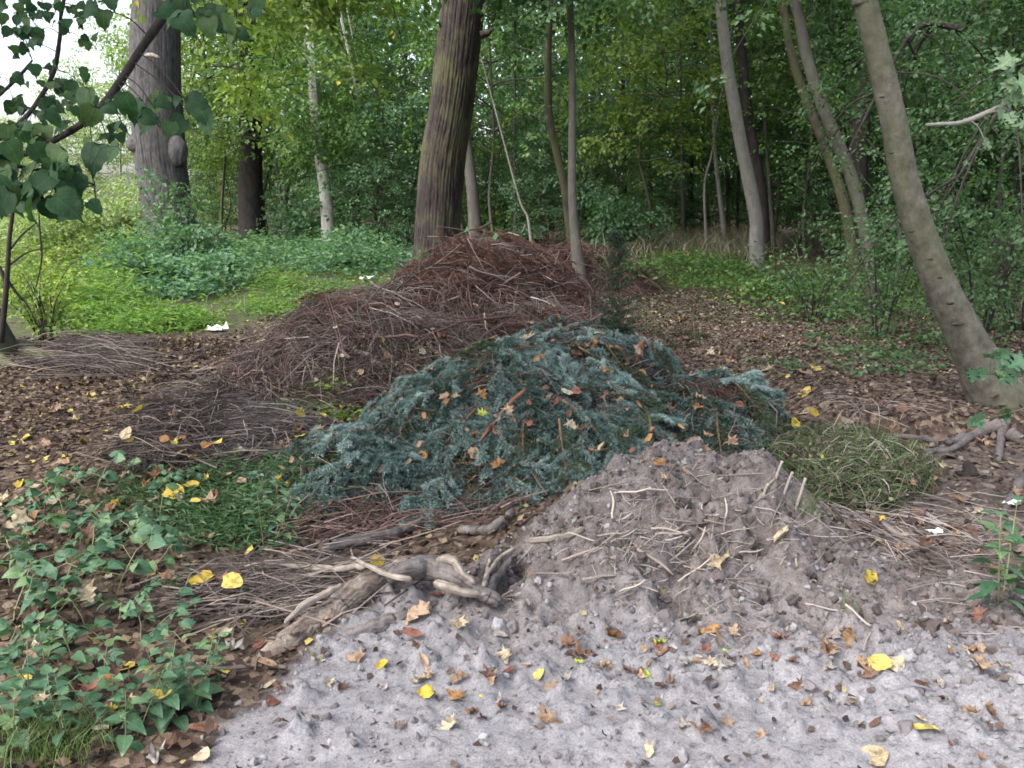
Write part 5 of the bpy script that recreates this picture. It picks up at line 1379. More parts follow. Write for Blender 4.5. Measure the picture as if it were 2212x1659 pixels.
cover_leaves('weed_cover', 'low dark green weeds among leaves left of the spruce boughs', [(560, 1030, 80, 22, 220), (440, 1110, 80, 25, 220), (600, 1090, 40, 25, 90), (330, 1060, 60, 15, 80), (500, 1150, 60, 20, 110), (640, 1010, 40, 12, 60), (600, 870, 40, 20, 60), (680, 860, 40, 12, 70)], M['leaf_dark'], FEATHER, 0.055, 0.07, 0.6, 9)
cover_leaves('yellowing_weeds', 'yellowing weeds at the foot of the brush heap', [(690, 855, 30, 12, 60), (720, 890, 40, 14, 60)], M['leaf_yellow'], NL, 0.05, 0.10, 0.6, 6)
cover_leaves('ivy_cover', 'ivy leaves spread over the left crest of the brush heap', [(690, 620, 45, 10, 120), (780, 600, 30, 10, 80), (640, 645, 30, 8, 50)], M['leaf_green'], NL, 0.06, 0.08, 0.5, 5)

def blades(name, label, spots, mat, L, w, lean=0.35):
    P = []
    for px, py, sx, sy, n in spots:
        for _ in range(n): P.append(hit_fast(px + rng.normal() * sx, py + rng.normal() * sy))
    P = np.array(P); k = len(P)
    D = unit(np.array([0, 0, 1.0]) + lean * rng.normal(size=(k, 3)) * [1, 1, 0.2]); W = unit(rng.normal(size=(k, 3)) * [1, 1, 0]) * w
    Lk = (L * rng.uniform(0.4, 1.2, k))[:, None]; sag = unit(D * [1, 1, 0] + 1e-6) * 0.35
    V = np.stack([P - W, P + W, P + D * Lk * 0.55 + W * 0.8, P + D * Lk * 0.55 - W * 0.8, P + D * Lk * 0.95 + sag * Lk], 1).reshape(-1, 3)
    b = np.arange(k)[:, None] * 5
    mb = MB(); mb.add(V, Q=b + [[0, 1, 2, 3]], T=b + [[3, 2, 4]], a=np.repeat(rng.random(k), 5))
    return tag(mb.obj(name, mat), label, kind='stuff')
blades('grass', 'thin green grass in the lower left corner', [(90, 1620, 60, 25, 220), (170, 1610, 40, 25, 80), (30, 1640, 40, 20, 90)], M['grass'], 0.12, 0.0014)
blades('dry_grass', 'pale dry grass standing at the wood edge left of the kinked pale trunk', [(1420, 535, 70, 9, 1500), (1520, 540, 60, 10, 1600), (1600, 545, 40, 10, 700), (1380, 550, 40, 9, 500)], M['drygrass'], 0.6, 0.008, 0.25)
blades('light_grass', 'light green grass between the nettle bed and the brush heap', [(570, 670, 30, 10, 90), (470, 660, 20, 10, 30), (780, 535, 90, 8, 400)], M['grass'], 0.22, 0.004)
blades('grass_tuft', 'few green grass blades at the right of the soil mound', [(1745, 1125, 14, 6, 26), (1840, 1325, 20, 6, 8)], M['grass'], 0.16, 0.0022, 0.5)

# shrubs: stems and small leaves
def shrub(kind, label, px, py, w, h, n, leaf, mat, stem='dark_bark', per=16, sr=0.16, nst=9, cat='shrub', Y=None):
    p = hit(px, py) if Y is None else at(px, py, Y)
    if Y is not None: p[2] = float(H(p[0], p[1]))
    t = thing(kind, label, cat, tuple(p)); st, lf = MB(), MB(); C, O = [], []
    for k in range(nst):
        az = k * 2.4 + rng.normal() * 0.3; e = np.array([math.cos(az) * w * rng.uniform(0.4, 1), math.sin(az) * w * rng.uniform(0.3, 0.8), h * rng.uniform(0.6, 1.05)])
        Q = spline(np.array([[0.05 * math.cos(az), 0.05 * math.sin(az), -0.05], e * [0.35, 0.35, 0.5] + 0.03 * rng.normal(size=3), e]), 9)
        tube(st, Q, np.linspace(0.012, 0.003, 9) * (0.6 + h * 0.3), 5, a=0.6)
        for j in range(n // nst):
            f = rng.uniform(0.25, 1.0) * 8; i = min(int(f), 7); q = Q[i] + (Q[i + 1] - Q[i]) * (f - i)
            o = rng.normal(size=3) * [1, 1, 0.3]; b = q + o * w * 0.22
            if j % 3 == 0: tube(st, np.array([q, b]), [0.004, 0.0015], 3, a=0.6, cap=False)
            C.append(b); O.append(o)
    sprays(lf, np.array(C), np.array(O), per, sr, leaf, jit=0.5)
    st.obj('stems', M[stem], t, smooth=True); lf.obj('foliage', mat, t)
    return t
shrub('leafy_shrub', 'large small leaved dark shrub growing right of the leaning smooth trunk', 2110, 700, 1.35, 2.2, 240, 0.046, M['leaf_dark'], Y=8.4, nst=10, per=12, sr=0.20)
shrub('leafy_shrub', 'small leaved shrub left of the leaning trunk, in front of the grey forked trunk', 1900, 720, 1.0, 1.6, 120, 0.05, M['leaf_dark'], Y=9.6, nst=7, per=11, sr=0.2)
shrub('leafy_shrub', 'low green shrub between the kinked pale trunk and the grey forked one', 1755, 650, 0.95, 1.0, 100, 0.055, M['leaf_dark'], Y=10.6, nst=7, per=11, sr=0.2)
shrub('leafy_shrub', 'bluish shrub with whitish leaf backs growing against the thick old trunk', 372, 560, 0.9, 1.9, 80, 0.11, M['leaf_blue'], 'moss_bark', Y=17.4, sr=0.26, per=11)
shrub('leafy_shrub', 'rounded bluish shrub at the right foot of the thick old trunk', 415, 575, 0.6, 0.8, 90, 0.10, M['leaf_blue'], 'moss_bark', Y=16.5, sr=0.2)
shrub('woody_shrub', 'small shrub with many brown stems beside the left edge trunk', 95, 690, 0.55, 0.85, 60, 0.06, M['leaf_yellow'], 'dark_bark', Y=9.3, nst=16)
shrub('leafy_shrub', 'pale leaved shrub at the foot of the bright pale trunk', 655, 545, 0.9, 1.3, 110, 0.10, M['leaf_blue'], 'moss_bark', Y=21, sr=0.25)
shrub('leafy_shrub', 'bushy shrub at the wood edge right of the straight slim trunk', 1330, 540, 1.3, 1.6, 200, 0.09, M['leaf_blue'], 'dark_bark', Y=19, sr=0.25)
shrub('leafy_shrub', 'bushy shrub in shade just right of the oak foot', 1090, 540, 1.2, 1.5, 170, 0.10, M['leaf_green'], 'dark_bark', Y=22, sr=0.25)
shrub('leafy_shrub', 'dark bushy shrub at the far right edge above the roots', 2215, 640, 1.0, 1.5, 200, 0.05, M['leaf_dark'], Y=9.8)
shrub('sunlit_shrub', 'bright leafy shrub left of the thick old trunk', 240, 545, 1.3, 1.7, 230, 0.10, M['leaf_pale'], 'moss_bark', Y=20, sr=0.28)
shrub('sunlit_shrub', 'bright thin shrub far left behind the young dark sapling', 110, 555, 1.3, 1.3, 200, 0.09, M['leaf_pale'], 'moss_bark', Y=18, sr=0.26)

# left edge: foot of a tree outside the picture, and a sapling
foot = plain('edge_tree', 'dark tree foot with a mossy root at the left picture edge', [(-95, 300, 50), (-85, 500, 55), (-70, 640, 62), (-55, 740, 75)], 7.8, 'moss_bark', 6.5, ((1.9, -4.6, -1.0), (2.6, 3.0, 0.9), 480, 26, 0.5, 0.15, 'leaf_green'), 41, 0.5, seg=24)  # its crown is unseen, pulled forward and thickened to shade the linden leaves
surface_root(foot, [(-40, 735), (10, 752), (50, 768), (85, 775), (115, 782)], 0.17, 0.05, M['moss_bark'], lift=0.25)
surface_root(foot, [(-30, 770), (5, 785), (40, 800)], 0.10, 0.03, M['moss_bark'], lift=0.2)
spl = thing('young_sapling', 'dark thin forked sapling at the left picture edge', 'sapling', tuple(at(5, 735, 7.4)))
o_ = np.array(spl.location)
for k, pts in enumerate(([(2, 740, 6), (10, 660, 6), (16, 590, 5), (20, 520, 4.5), (28, 450, 4), (30, 380, 3)], [(14, 620, 3.5), (0, 580, 4), (-20, 560, 3)], [(50, 650, 2), (30, 625, 3), (5, 590, 4), (-20, 560, 4)], [(18, 545, 2.5), (45, 510, 2.2), (80, 480, 1.5)], [(17, 575, 2.5), (60, 545, 2), (110, 535, 1)], [(78, 620, 1.2), (90, 560, 2), (86, 500, 2), (84, 460, 1.5)])):
    P = np.array([at(x, y, 7.4 + 0.06 * k) for x, y, _ in pts]); r = [w / F * 7.5 for _, _, w in pts]
    Q = spline(np.column_stack([P - o_, r]), 14); mb = MB(); tube(mb, Q[:, :3], Q[:, 3], 6, a=0.6); mb.obj('stem' if k == 0 else 'twig', M['dark_bark'], spl, smooth=True)

# near branches with single leaves
def hanging(kind, label, stems, mat_stem, leaf_meshes, spots, cat='branch', face=None, tw=0.0016):
    """stems: lists of (px, py, half width px, Y); spots: (px, py, spread x, spread y, count, leaf px, Y, Y spread); each leaf is a part on its own stalk"""
    P0 = at(stems[0][0][0], stems[0][0][1], stems[0][0][3])
    t = thing(kind, label, cat, tuple(P0)); A = []
    for pts in stems:
        P = np.array([at(x, y, Y) for x, y, _, Y in pts]); r = [w / F * Y for _, _, w, Y in pts]
        Q = spline(np.column_stack([P, r]), 8 * len(pts)); A.append(Q[:, :3])
        mb = MB(); tube(mb, Q[:, :3] - P0, Q[:, 3] * (1 + 0.12 * vnoise(np.arange(len(Q)) * 0.8, np.zeros(len(Q)), 5)), 8, a=0.6); mb.obj('stem', mat_stem, t, smooth=True)
    A = np.concatenate(A); tws = MB()
    for px, py, sx, sy, n, lpx, Y, sY in spots:
        hub = at(px, py, Y); a = A[np.argmin(np.linalg.norm(A - hub, axis=1))]
        tube(tws, spline(np.array([a, (a + hub) / 2 + [0, 0, 0.02], hub]), 7) - P0, np.linspace(tw * 1.6, tw, 7), 4, a=0.5, cap=False)
        for k in range(n):
            p = at(px + rng.normal() * sx, py + rng.normal() * sy, Y + rng.uniform(-sY, sY))
            s = lpx * 0.9 * rng.uniform(0.6, 1.25) / F * p[1]
            d = unit(np.array([0.55 * rng.normal(), 0.3 * rng.normal(), -0.75 + 0.35 * rng.normal()]))
            n_ = unit(np.array([0.35 * rng.normal(), -0.75, 0.55]) + 0.25 * rng.normal(size=3)) if face is None else unit(np.array(face) + 0.35 * rng.normal(size=3))
            base = p - d * s * 0.5
            tube(tws, np.array([hub, (hub + base) / 2 + [0, 0, 0.25 * np.linalg.norm(base - hub)], base]) - P0, tw * 0.6, 3, a=0.9, cap=False)
            leaf_at(leaf_meshes[int(rng.integers(0, len(leaf_meshes)))], t, base - P0, d, n_, s)
    tws.obj('twigs', mat_stem, t)
    return t
LIN = [mesh_of(outline_leaf([(0.02, 0.06), (0.2, -0.03), (0.38 + 0.04 * i, 0.08), (0.46 + 0.02 * i, 0.3), (0.43 - 0.05 * i, 0.50), (0.33, 0.60), (0.24, 0.79), (0.07, 0.88), (0.0, 1.06)], 0.16 + 0.12 * i, -0.25 - 0.25 * i, 0.03, 80 + i), M['linden']) for i in range(3)]
PMP = [mesh_of(MAPLE, M['palemaple'])]
hanging('linden_branch', 'dark bent linden branch with large leaves crossing the upper left corner', [[(420, -60, 11, 3.3), (367, 17, 10, 3.4), (300, 113, 9, 3.4), (243, 200, 8.5, 3.4), (183, 263, 8, 3.4), (83, 320, 7, 3.5), (-10, 355, 6, 3.5), (-80, 375, 5, 3.5)]], M['dark_bark'], LIN,
        [(240, 25, 25, 18, 5, 48, 3.3, .15), (400, 30, 30, 14, 4, 50, 3.2, .2), (450, 50, 30, 20, 5, 56, 3.1, .2), (490, 80, 22, 18, 3, 54, 3.0, .15), (540, 25, 25, 12, 3, 48, 3.1, .15),
         (200, 245, 30, 14, 5, 48, 3.3, .2), (145, 270, 30, 16, 5, 45, 3.4, .2), (280, 235, 28, 14, 4, 55, 3.2, .2), (335, 235, 30, 12, 4, 50, 3.2, .2), (400, 215, 25, 10, 3, 48, 3.1, .15), (430, 265, 22, 14, 3, 56, 3.1, .1), (345, 275, 22, 12, 3, 50, 3.1, .1), (275, 285, 18, 14, 3, 42, 3.2, .15),
         (60, 300, 30, 18, 6, 48, 3.4, .2), (235, 310, 14, 12, 2, 32, 3.3, .1), (200, 320, 22, 15, 4, 44, 3.3, .2)])
hanging('linden_branch', 'drooping linden spray with the largest dark leaves hanging low at left', [[(-60, 330, 5, 3.0), (10, 352, 5, 3.0), (70, 365, 4, 3.0), (140, 375, 3, 3.0), (205, 400, 2, 3.0)]], M['dark_bark'], LIN,
        [(20, 350, 35, 18, 5, 62, 2.95, .12), (90, 360, 35, 15, 6, 62, 2.95, .12), (60, 390, 35, 20, 7, 70, 2.9, .12), (130, 400, 30, 22, 7, 74, 2.9, .1), (190, 370, 20, 16, 4, 62, 2.9, .1), (140, 450, 16, 14, 3, 76, 2.85, .06), (208, 452, 4, 4, 1, 58, 2.85, .03), (20, 435, 25, 12, 4, 64, 2.9, .1), (100, 440, 20, 12, 3, 70, 2.9, .1)])
hanging('linden_branch', 'thin leafy linden branch in front of the white sky at far left', [[(150, -50, 4, 4.6), (132, 30, 4, 4.6), (129, 83, 4.5, 4.6), (112, 165, 5, 4.6), (60, 248, 5.5, 4.6), (0, 297, 6, 4.6), (-60, 330, 7, 4.6)], [(-40, 235, 4, 4.8), (10, 195, 4, 4.8), (50, 155, 3.5, 4.8), (70, 130, 2, 4.8)]], M['dark_bark'], LIN,
        [(30, 30, 28, 16, 9, 28, 4.7, .25), (95, 20, 26, 14, 9, 30, 4.6, .25), (160, 20, 26, 14, 8, 30, 4.6, .25), (30, 75, 26, 14, 8, 27, 4.7, .2), (85, 65, 26, 14, 9, 29, 4.6, .2), (150, 60, 24, 14, 7, 30, 4.5, .2), (180, 85, 14, 8, 4, 28, 4.5, .2), (60, 100, 24, 10, 6, 27, 4.6, .2),
         (110, 150, 16, 10, 4, 25, 4.6, .2), (20, 180, 24, 12, 7, 27, 4.7, .2), (135, 190, 24, 12, 7, 30, 4.5, .2), (180, 185, 20, 12, 6, 32, 4.4, .2), (30, 225, 28, 12, 7, 29, 4.7, .2), (110, 225, 26, 12, 7, 32, 4.5, .2), (60, 270, 30, 12, 6, 32, 4.5, .2), (150, 225, 26, 10, 5, 34, 4.4, .2)])
hanging('maple_branch', 'bare pale branch reaching in at right with whitish green leaves at its end', [[(2300, 160, 8, 4.2), (2212, 207, 7, 4.2), (2150, 236, 6, 4.2), (2080, 264, 5, 4.2), (2030, 268, 4, 4.2), (2000, 270, 3, 4.2)]], M['pale_bark'], PMP,
        [(2195, 150, 14, 8, 3, 50, 4.1, .1), (2190, 180, 16, 8, 3, 52, 4.1, .1), (2200, 205, 14, 8, 2, 50, 4.1, .1), (2185, 255, 20, 8, 3, 54, 4.0, .1), (2205, 275, 14, 8, 2, 50, 4.1, .1), (2130, 310, 10, 6, 1, 34, 4.1, .1)])
hanging('maple_twig', 'green leafy twig in front of the leaning trunk near its foot', [[(2300, 790, 3, 4.3), (2230, 800, 3, 4.3), (2170, 805, 2, 4.3), (2110, 810, 1.5, 4.3)], [(2240, 870, 2, 4.2), (2190, 890, 2, 4.2), (2130, 905, 1.5, 4.2)]], M['moss_bark'], [mesh_of(MAPLE, M['bramble'])],
        [(2140, 770, 20, 6, 3, 48, 4.3, .08), (2190, 790, 18, 8, 4, 52, 4.3, .08), (2120, 815, 16, 5, 2, 44, 4.3, .05), (2170, 815, 16, 5, 3, 46, 4.3, .05), (2115, 910, 10, 4, 2, 42, 4.2, .05), (2165, 895, 12, 5, 2, 40, 4.2, .05)], 'twig', face=(0, -0.35, 0.9))

# ---------------------------------------------------------------- litter, lumps and single fallen leaves
def litter():
    def batch(name, label, n, xr, yr, ok_fn, mat, size):
        x = rng.uniform(*xr, n); y = np.sqrt(rng.uniform(yr[0] ** 2, yr[1] ** 2, n)); k = ok_fn(x, y); x, y = x[k], y[k]
        nr = slope(x, y, H, 0.05); p = np.stack([x, y, np.atleast_1d(H(x, y)) + rng.uniform(0.002, 0.02, len(x))], -1)
        az = rng.uniform(0, 6.28, len(x)); D = np.stack([np.cos(az), np.sin(az), 0 * az], -1)
        Nn = unit(nr + 0.38 * rng.normal(size=p.shape))
        mb = MB(); scatter(mb, SMALL_LITTER, p, rot_from(unit(D - Nn * np.sum(D * Nn, 1, keepdims=True)), Nn), size * rng.uniform(0.5, 1.3, len(x)), a=rng.random(len(x)))
        tag(mb.obj(name, mat), label, kind='stuff')
    out = lambda x, y: (soil_edge(x, y) < 0.05) & (spruce_top(x, y) < 0.02) & (brush_top(x, y) < 0.02)
    batch('leaf_litter', 'damp brown leaf litter on the floor left of the heaps', 36000, (-6.5, 0.6), (2.0, 9.5), lambda x, y: out(x, y) & (x < 0.5) & (np.abs(x) < y * 0.72 + 0.3), M['litter_dark'], 0.046)
    batch('leaf_litter', 'dry brown leaf litter on the floor right of the heaps', 52000, (0.8, 9.0), (3.4, 13.5), lambda x, y: out(x, y) & (x < y * 0.72 + 0.4), M['litter'], 0.042)
    batch('leaf_litter', 'pale dry leaves on the floor in front of the green herbs', 11000, (-6.0, -0.9), (7.2, 12.5), lambda x, y: out(x, y) & (np.abs(x) < y * 0.7) & ((y < 9.6) | (np.abs(x + 2.75 - 0.12 * (y - 9)) < 0.55)), M['litter'], 0.05)
    batch('leaf_litter', 'sparse leaf bits over the bare soil', 700, (-0.8, 2.6), (1.9, 4.0), lambda x, y: (soil_edge(x, y) > 0.0), M['litter'], 0.028)
litter()

def big_lumps():
    import bmesh
    bm = bmesh.new(); bmesh.ops.create_icosphere(bm, subdivisions=2, radius=1)
    V = np.array([v.co for v in bm.verts]); T = np.array([[v.index for v in f.verts] for f in bm.faces]); bm.free()
    mb, md = MB(), MB()
    for s in range(6):
        Vs = V * np.array([1, 0.85, 0.7]) * (1 + 0.75 * fbm(V[:, 0] * 1.7 + 9 * s, V[:, 1] * 1.7, 3, s, 0.7, z=V[:, 2] * 1.7 + 3))[:, None]
        n = 300; x = rng.uniform(-0.3, 2.4, n); y = rng.uniform(1.95, 4.3, n); k = (soil_edge(x, y) > 0.03) & (x < y * 0.66) & (rng.random(n) < 0.05 + 0.95 * sm(2.6, 3.2, y + 0.7 * sm(1.1, 1.7, x))); x, y = x[k], y[k]
        r = 0.009 + 0.024 * rng.random(len(x)) ** 4; p = np.stack([x, y, np.atleast_1d(H(x, y)) + r * 0.15], -1)
        dk = y + 0.3 * x > 3.15
        for b, q in ((mb, ~dk), (md, dk)):
            if q.any(): scatter(b, (Vs, T), p[q], rot_from(unit(rng.normal(size=p[q].shape)), unit(rng.normal(size=p[q].shape))), r[q])
    tag(mb.obj('soil_lumps', M['clod']), 'larger pale lumps of earth on the bare soil', kind='stuff')
    tag(md.obj('soil_lumps', M['clod_damp']), 'brown clods on the soil mound', kind='stuff')
big_lumps()
def lumps():
    import bmesh
    bm = bmesh.new(); bmesh.ops.create_icosphere(bm, subdivisions=1, radius=1)
    V = np.array([v.co for v in bm.verts]); T = np.array([[v.index for v in f.verts] for f in bm.faces]); bm.free()
    mb = MB()
    for s in range(5):
        Vs = V * np.array([1, 0.8, 0.7]) * (1 + 0.28 * np.random.default_rng(s).normal(size=(len(V), 1))); n = 4200
        x = rng.uniform(-0.9, 2.9, n); y = np.sqrt(rng.uniform(1.8 ** 2, 4.6 ** 2, n)); k = (soil_edge(x, y) > 0.0) & (x < y * 0.68); x, y = x[k], y[k]
        dens = 0.15 + 0.85 * sm(-0.1, 0.5, fbm(x * 2, y * 2, 2, 66) + 0.8 * sm(2.4, 3.0, y) + 0.8 * sm(1.2, 1.8, x)); kk = rng.random(len(x)) < dens; x, y = x[kk], y[kk]
        r = 0.0022 + 0.014 * rng.random(len(x)) ** 8
        p = np.stack([x, y, np.atleast_1d(H(x, y)) + r * 0.35], -1)
        scatter(mb, (Vs, T), p, rot_from(unit(rng.normal(size=p.shape)), unit(rng.normal(size=p.shape))), r)
    tag(mb.obj('soil_lumps', M['clod']), 'crumbs and small lumps of dry earth on the bare soil', kind='stuff')
lumps()

LM = {}
SHAPES = {'round': ROUND, 'maple': MAPLE, 'curl': MAPLE, 'oval': OVAL, 'roll': OVAL}
for s, tm in SHAPES.items():
    for c in DRY:
        for v in range(3):
            w = {'round': (0.9, 0.09), 'maple': (1.3, 0.13), 'curl': (2.6, 0.18), 'oval': (1.8, 0.12), 'roll': (3.2, 0.14)}[s]
            LM[s, c, v] = mesh_of(crumple(tm, w[0] * (0.7 + 0.4 * v), w[1], 7 * v + 1), M['dry_' + c], s + '_leaf')

bpy.context.view_layer.update()
DG = bpy.context.evaluated_depsgraph_get()
def cast(px, py):
    """first surface on the sight line, below which a fallen leaf comes to rest"""
    d = Vector(ray(px, py)).normalized()
    ok, loc, nrm, *_ = SC.ray_cast(DG, Vector(CAM), d)
    if not ok or (Vector(CAM) - loc).length > 25:
        return hit_fast(px, py)
    return np.array(loc)
WORD = {'round': 'rounded', 'maple': 'lobed', 'curl': 'crumpled lobed', 'oval': 'small oval', 'roll': 'rolled up'}
COLW = {'yellow': 'bright yellow', 'pale': 'cream coloured', 'tan': 'tan', 'brown': 'dark brown', 'orange': 'orange', 'rust': 'rusty red', 'green': 'fresh green', 'grey': 'bleached grey'}
def fallen(px, py, Lpx, shape, colour, where, label=None, surf='cast', lean=0.3):
    p = cast(px, py)
    q = hit(px, py)
    up = 0.13 if spruce_top(q[0:1], q[1:2])[0] > 0.03 else (0.05 if 400 < px < 720 and 1200 < py < 1340 else 0)
    if up:
        q = hit(px, py, lambda a, b: top(a, b) + up)
        if q[1] < p[1] + 0.05: p = q
    nr = slope(p[0:1], p[1:2], top, 0.05)[0]
    s = Lpx / F * np.linalg.norm(p - CAM) * 1.05
    az = rng.uniform(0, 6.28); n = unit(nr + lean * rng.normal(size=3) + np.array([0, -0.15, 0]))
    d = np.array([math.cos(az), math.sin(az), 0]); d = unit(d - n * (d @ n))
    o = bpy.data.objects.new({'maple': 'maple_leaf', 'curl': 'crumpled_leaf', 'roll': 'rolled_leaf'}.get(shape, 'fallen_leaf'), LM[shape, colour, int(rng.integers(0, 3))]); COL.objects.link(o)
    o.matrix_world = frame_matrix(p - d * s * 0.45 + np.array([0, 0, 0.006 + 0.05 * s]), d, n, s)
    tag(o, label, 'leaf', f'{COLW[colour]} fallen leaves')
    if not label: remember(('leaf', shape, colour), o, p)
NAMED = [(440, 1257, 46, 'round', 'yellow', 'large bright yellow leaf on the twigs left of the log, left one of a pair'), (500, 1262, 40, 'round', 'yellow', 'bright yellow leaf, right one of the pair on twigs left of the log'),
 (815, 1218, 34, 'round', 'yellow', 'greenish yellow leaf lying at the start of the gnarled root'), (1880, 1252, 52, 'oval', 'yellow', 'broad pale yellow leaf on the soil near the right nettle'), (1138, 733, 34, 'maple', 'pale', 'cream leaf with ragged edge on the rear crest of the spruce boughs'),
 (1224, 853, 28, 'round', 'pale', 'round cream leaf on the spruce boughs right of the red branch'), (1040, 858, 28, 'curl', 'orange', 'deep orange crumpled leaf on the spruce boughs left of the red branch'), (1042, 898, 26, 'maple', 'green', 'yellow green leaf on the spruce boughs just below the orange one'),
 (1077, 1012, 28, 'curl', 'orange', 'orange yellow leaf at the lower front of the spruce boughs'), (985, 865, 22, 'curl', 'pale', 'white leaf on the spruce boughs left of the orange one'), (900, 1330, 56, 'curl', 'tan', 'big crumpled tan maple leaf below the pale log'),
 (948, 1288, 32, 'round', 'rust', 'rusty round leaf tucked under the gnarled root'), (990, 1352, 36, 'maple', 'pale', 'cream leaf standing on the soil right of the big tan maple leaf'), (826, 1440, 28, 'round', 'yellow', 'yellow leaf on bare soil below the log, left one'),
 (922, 1500, 30, 'round', 'yellow', 'yellow leaf on bare soil lower centre left'), (1163, 1462, 26, 'round', 'yellow', 'yellow leaf on the bare soil at bottom centre'), (970, 1570, 38, 'maple', 'pale', 'whitish angular leaf near the bottom centre edge'), (985, 1510, 34, 'curl', 'orange', 'pinkish tan folded leaf right of a yellow one on bare soil'),
 (1180, 1560, 46, 'curl', 'tan', 'cluster leading pinkish leaf on the bare soil at bottom centre'), (1520, 1570, 54, 'curl', 'brown', 'large crinkled brown leaf casting a shadow at bottom right centre'), (1900, 1440, 42, 'round', 'yellow', 'ochre yellow leaf heap leader right of the soil mound'),
 (1940, 1440, 34, 'round', 'pale', 'cream leaf just right of the ochre yellow one'), (1870, 1445, 40, 'curl', 'orange', 'orange curled leaf just left of the ochre yellow one'), (1990, 1585, 52, 'roll', 'yellow', 'long folded yellow leaf near the bottom right'), (1890, 1640, 46, 'round', 'pale', 'large whitish leaf at the bottom edge right of centre'),
 (340, 1637, 48, 'curl', 'grey', 'big whitish curled leaf in the bottom left on the grass edge'), (437, 1640, 38, 'round', 'pale', 'pale yellow leaf at the bottom left edge of the soil'), (345, 1505, 44, 'round', 'yellow', 'mustard yellow leaf among the nettles at bottom left'), (85, 1388, 42, 'curl', 'pale', 'cream crumpled leaf at far left above the nettles'),
 (490, 1370, 40, 'maple', 'pale', 'cream yellow leaf left of the lower log end'), (510, 1408, 40, 'curl', 'grey', 'pale greenish curled leaf just below the cream one by the log end'), (440, 1580, 50, 'round', 'rust', 'dark red leaf at the edge of soil and nettles'), (1555, 1220, 44, 'curl', 'pale', 'pale crumpled leaf on the soil mound right slope'),
 (1685, 1160, 50, 'roll', 'pale', 'upright cream yellow leaf leaning on the mound at right'), (1490, 1340, 38, 'round', 'pale', 'pale yellow leaf below the mound centre'), (1480, 1570, 34, 'maple', 'grey', 'small bleached leaf left of the large crinkled brown leaf'), (1830, 1380, 50, 'curl', 'orange', 'orange brown leaf clump at the right foot of the mound'),
 (1990, 1345, 48, 'roll', 'grey', 'whitish long leaf on rough soil at right'), (2120, 1440, 50, 'curl', 'tan', 'tan leaf cluster on rough soil at far right'), (470, 960, 28, 'round', 'yellow', 'yellow leaf on the grey stems left of the spruce boughs, upper right one'), (412, 1052, 32, 'round', 'yellow', 'yellow leaf left of the spruce boughs, lowest of three'),
 (395, 978, 28, 'oval', 'yellow', 'narrow yellow leaf left of the spruce boughs, between two round ones'), (1740, 852, 30, 'round', 'yellow', 'yellow leaf on the brown floor right of the spruce boughs, upper one'), (1760, 893, 32, 'oval', 'yellow', 'yellow leaf on brown floor right of the boughs, middle one'), (1716, 917, 26, 'round', 'yellow', 'yellow leaf beside the right end of the spruce boughs'),
 (1762, 540, 26, 'round', 'pale', 'single cream leaf caught on the low shrub right of the kinked trunk')]
for px, py, L, s, c, lab in NAMED: fallen(px, py, L, s, c, '', lab)
def pick(ws):
    k = list(ws); w = np.array([ws[i] for i in k], float); return k[int(rng.choice(len(k), p=w / w.sum()))]
def strew(n, spots, L, shapes, colours, **kw):
    for _ in range(n):
        px, py, sx, sy = spots[int(rng.integers(0, len(spots)))]
        x, y = px + rng.normal() * sx, py + rng.normal() * sy
        if not (-20 < x < 2230 and 600 < y < 1680): continue
        fallen(x, y, rng.uniform(*L), pick(shapes), pick(colours), '', **kw)
# brown and pale leaves on the bare soil
strew(100, [(1300, 1500, 260, 80), (1700, 1540, 260, 70), (1000, 1480, 200, 70), (1360, 1460, 120, 30), (1640, 1420, 130, 30), (1500, 1420, 90, 25), (2060, 1450, 110, 80)], (15, 34), {'curl': 5, 'roll': 3, 'oval': 1, 'maple': 1.5}, {'tan': 5, 'brown': 4, 'pale': 2, 'grey': 2.4, 'orange': .3, 'rust': 1.4, 'green': .4})
strew(20, [(1400, 1395, 90, 20), (1780, 1400, 80, 25), (900, 1400, 160, 30), (580, 1470, 40, 30), (1600, 1380, 90, 20)], (24, 44), {'curl': 4, 'roll': 3, 'maple': 1}, {'tan': 4, 'brown': 3, 'pale': 2, 'orange': 1.5, 'rust': 1})
# on the spruce boughs
strew(84, [(1100, 880, 160, 70), (1300, 820, 130, 70), (1000, 980, 130, 70), (1400, 930, 90, 60), (1280, 740, 80, 30)], (15, 28), {'curl': 4, 'oval': 2, 'roll': 2, 'round': 1}, {'rust': 2.5, 'brown': 1.5, 'tan': 4, 'orange': 3.5, 'pale': 1})
# among the plants at the left
strew(62, [(200, 1250, 150, 90), (350, 1480, 110, 70), (450, 1150, 90, 60), (150, 1450, 120, 60), (500, 1050, 70, 40), (120, 1090, 90, 30)], (22, 42), {'curl': 3, 'roll': 2, 'maple': 2, 'round': 1.5}, {'tan': 4, 'brown': 3, 'pale': 2.5, 'yellow': 1.2, 'orange': 1, 'rust': 1.5})
strew(60, [(120, 940, 120, 70), (200, 1010, 130, 50), (300, 870, 90, 40), (450, 1010, 70, 40), (650, 970, 60, 50)], (15, 27), {'round': 3, 'maple': 1, 'curl': 2}, {'yellow': 2.6, 'orange': 2, 'tan': 4, 'pale': 1})
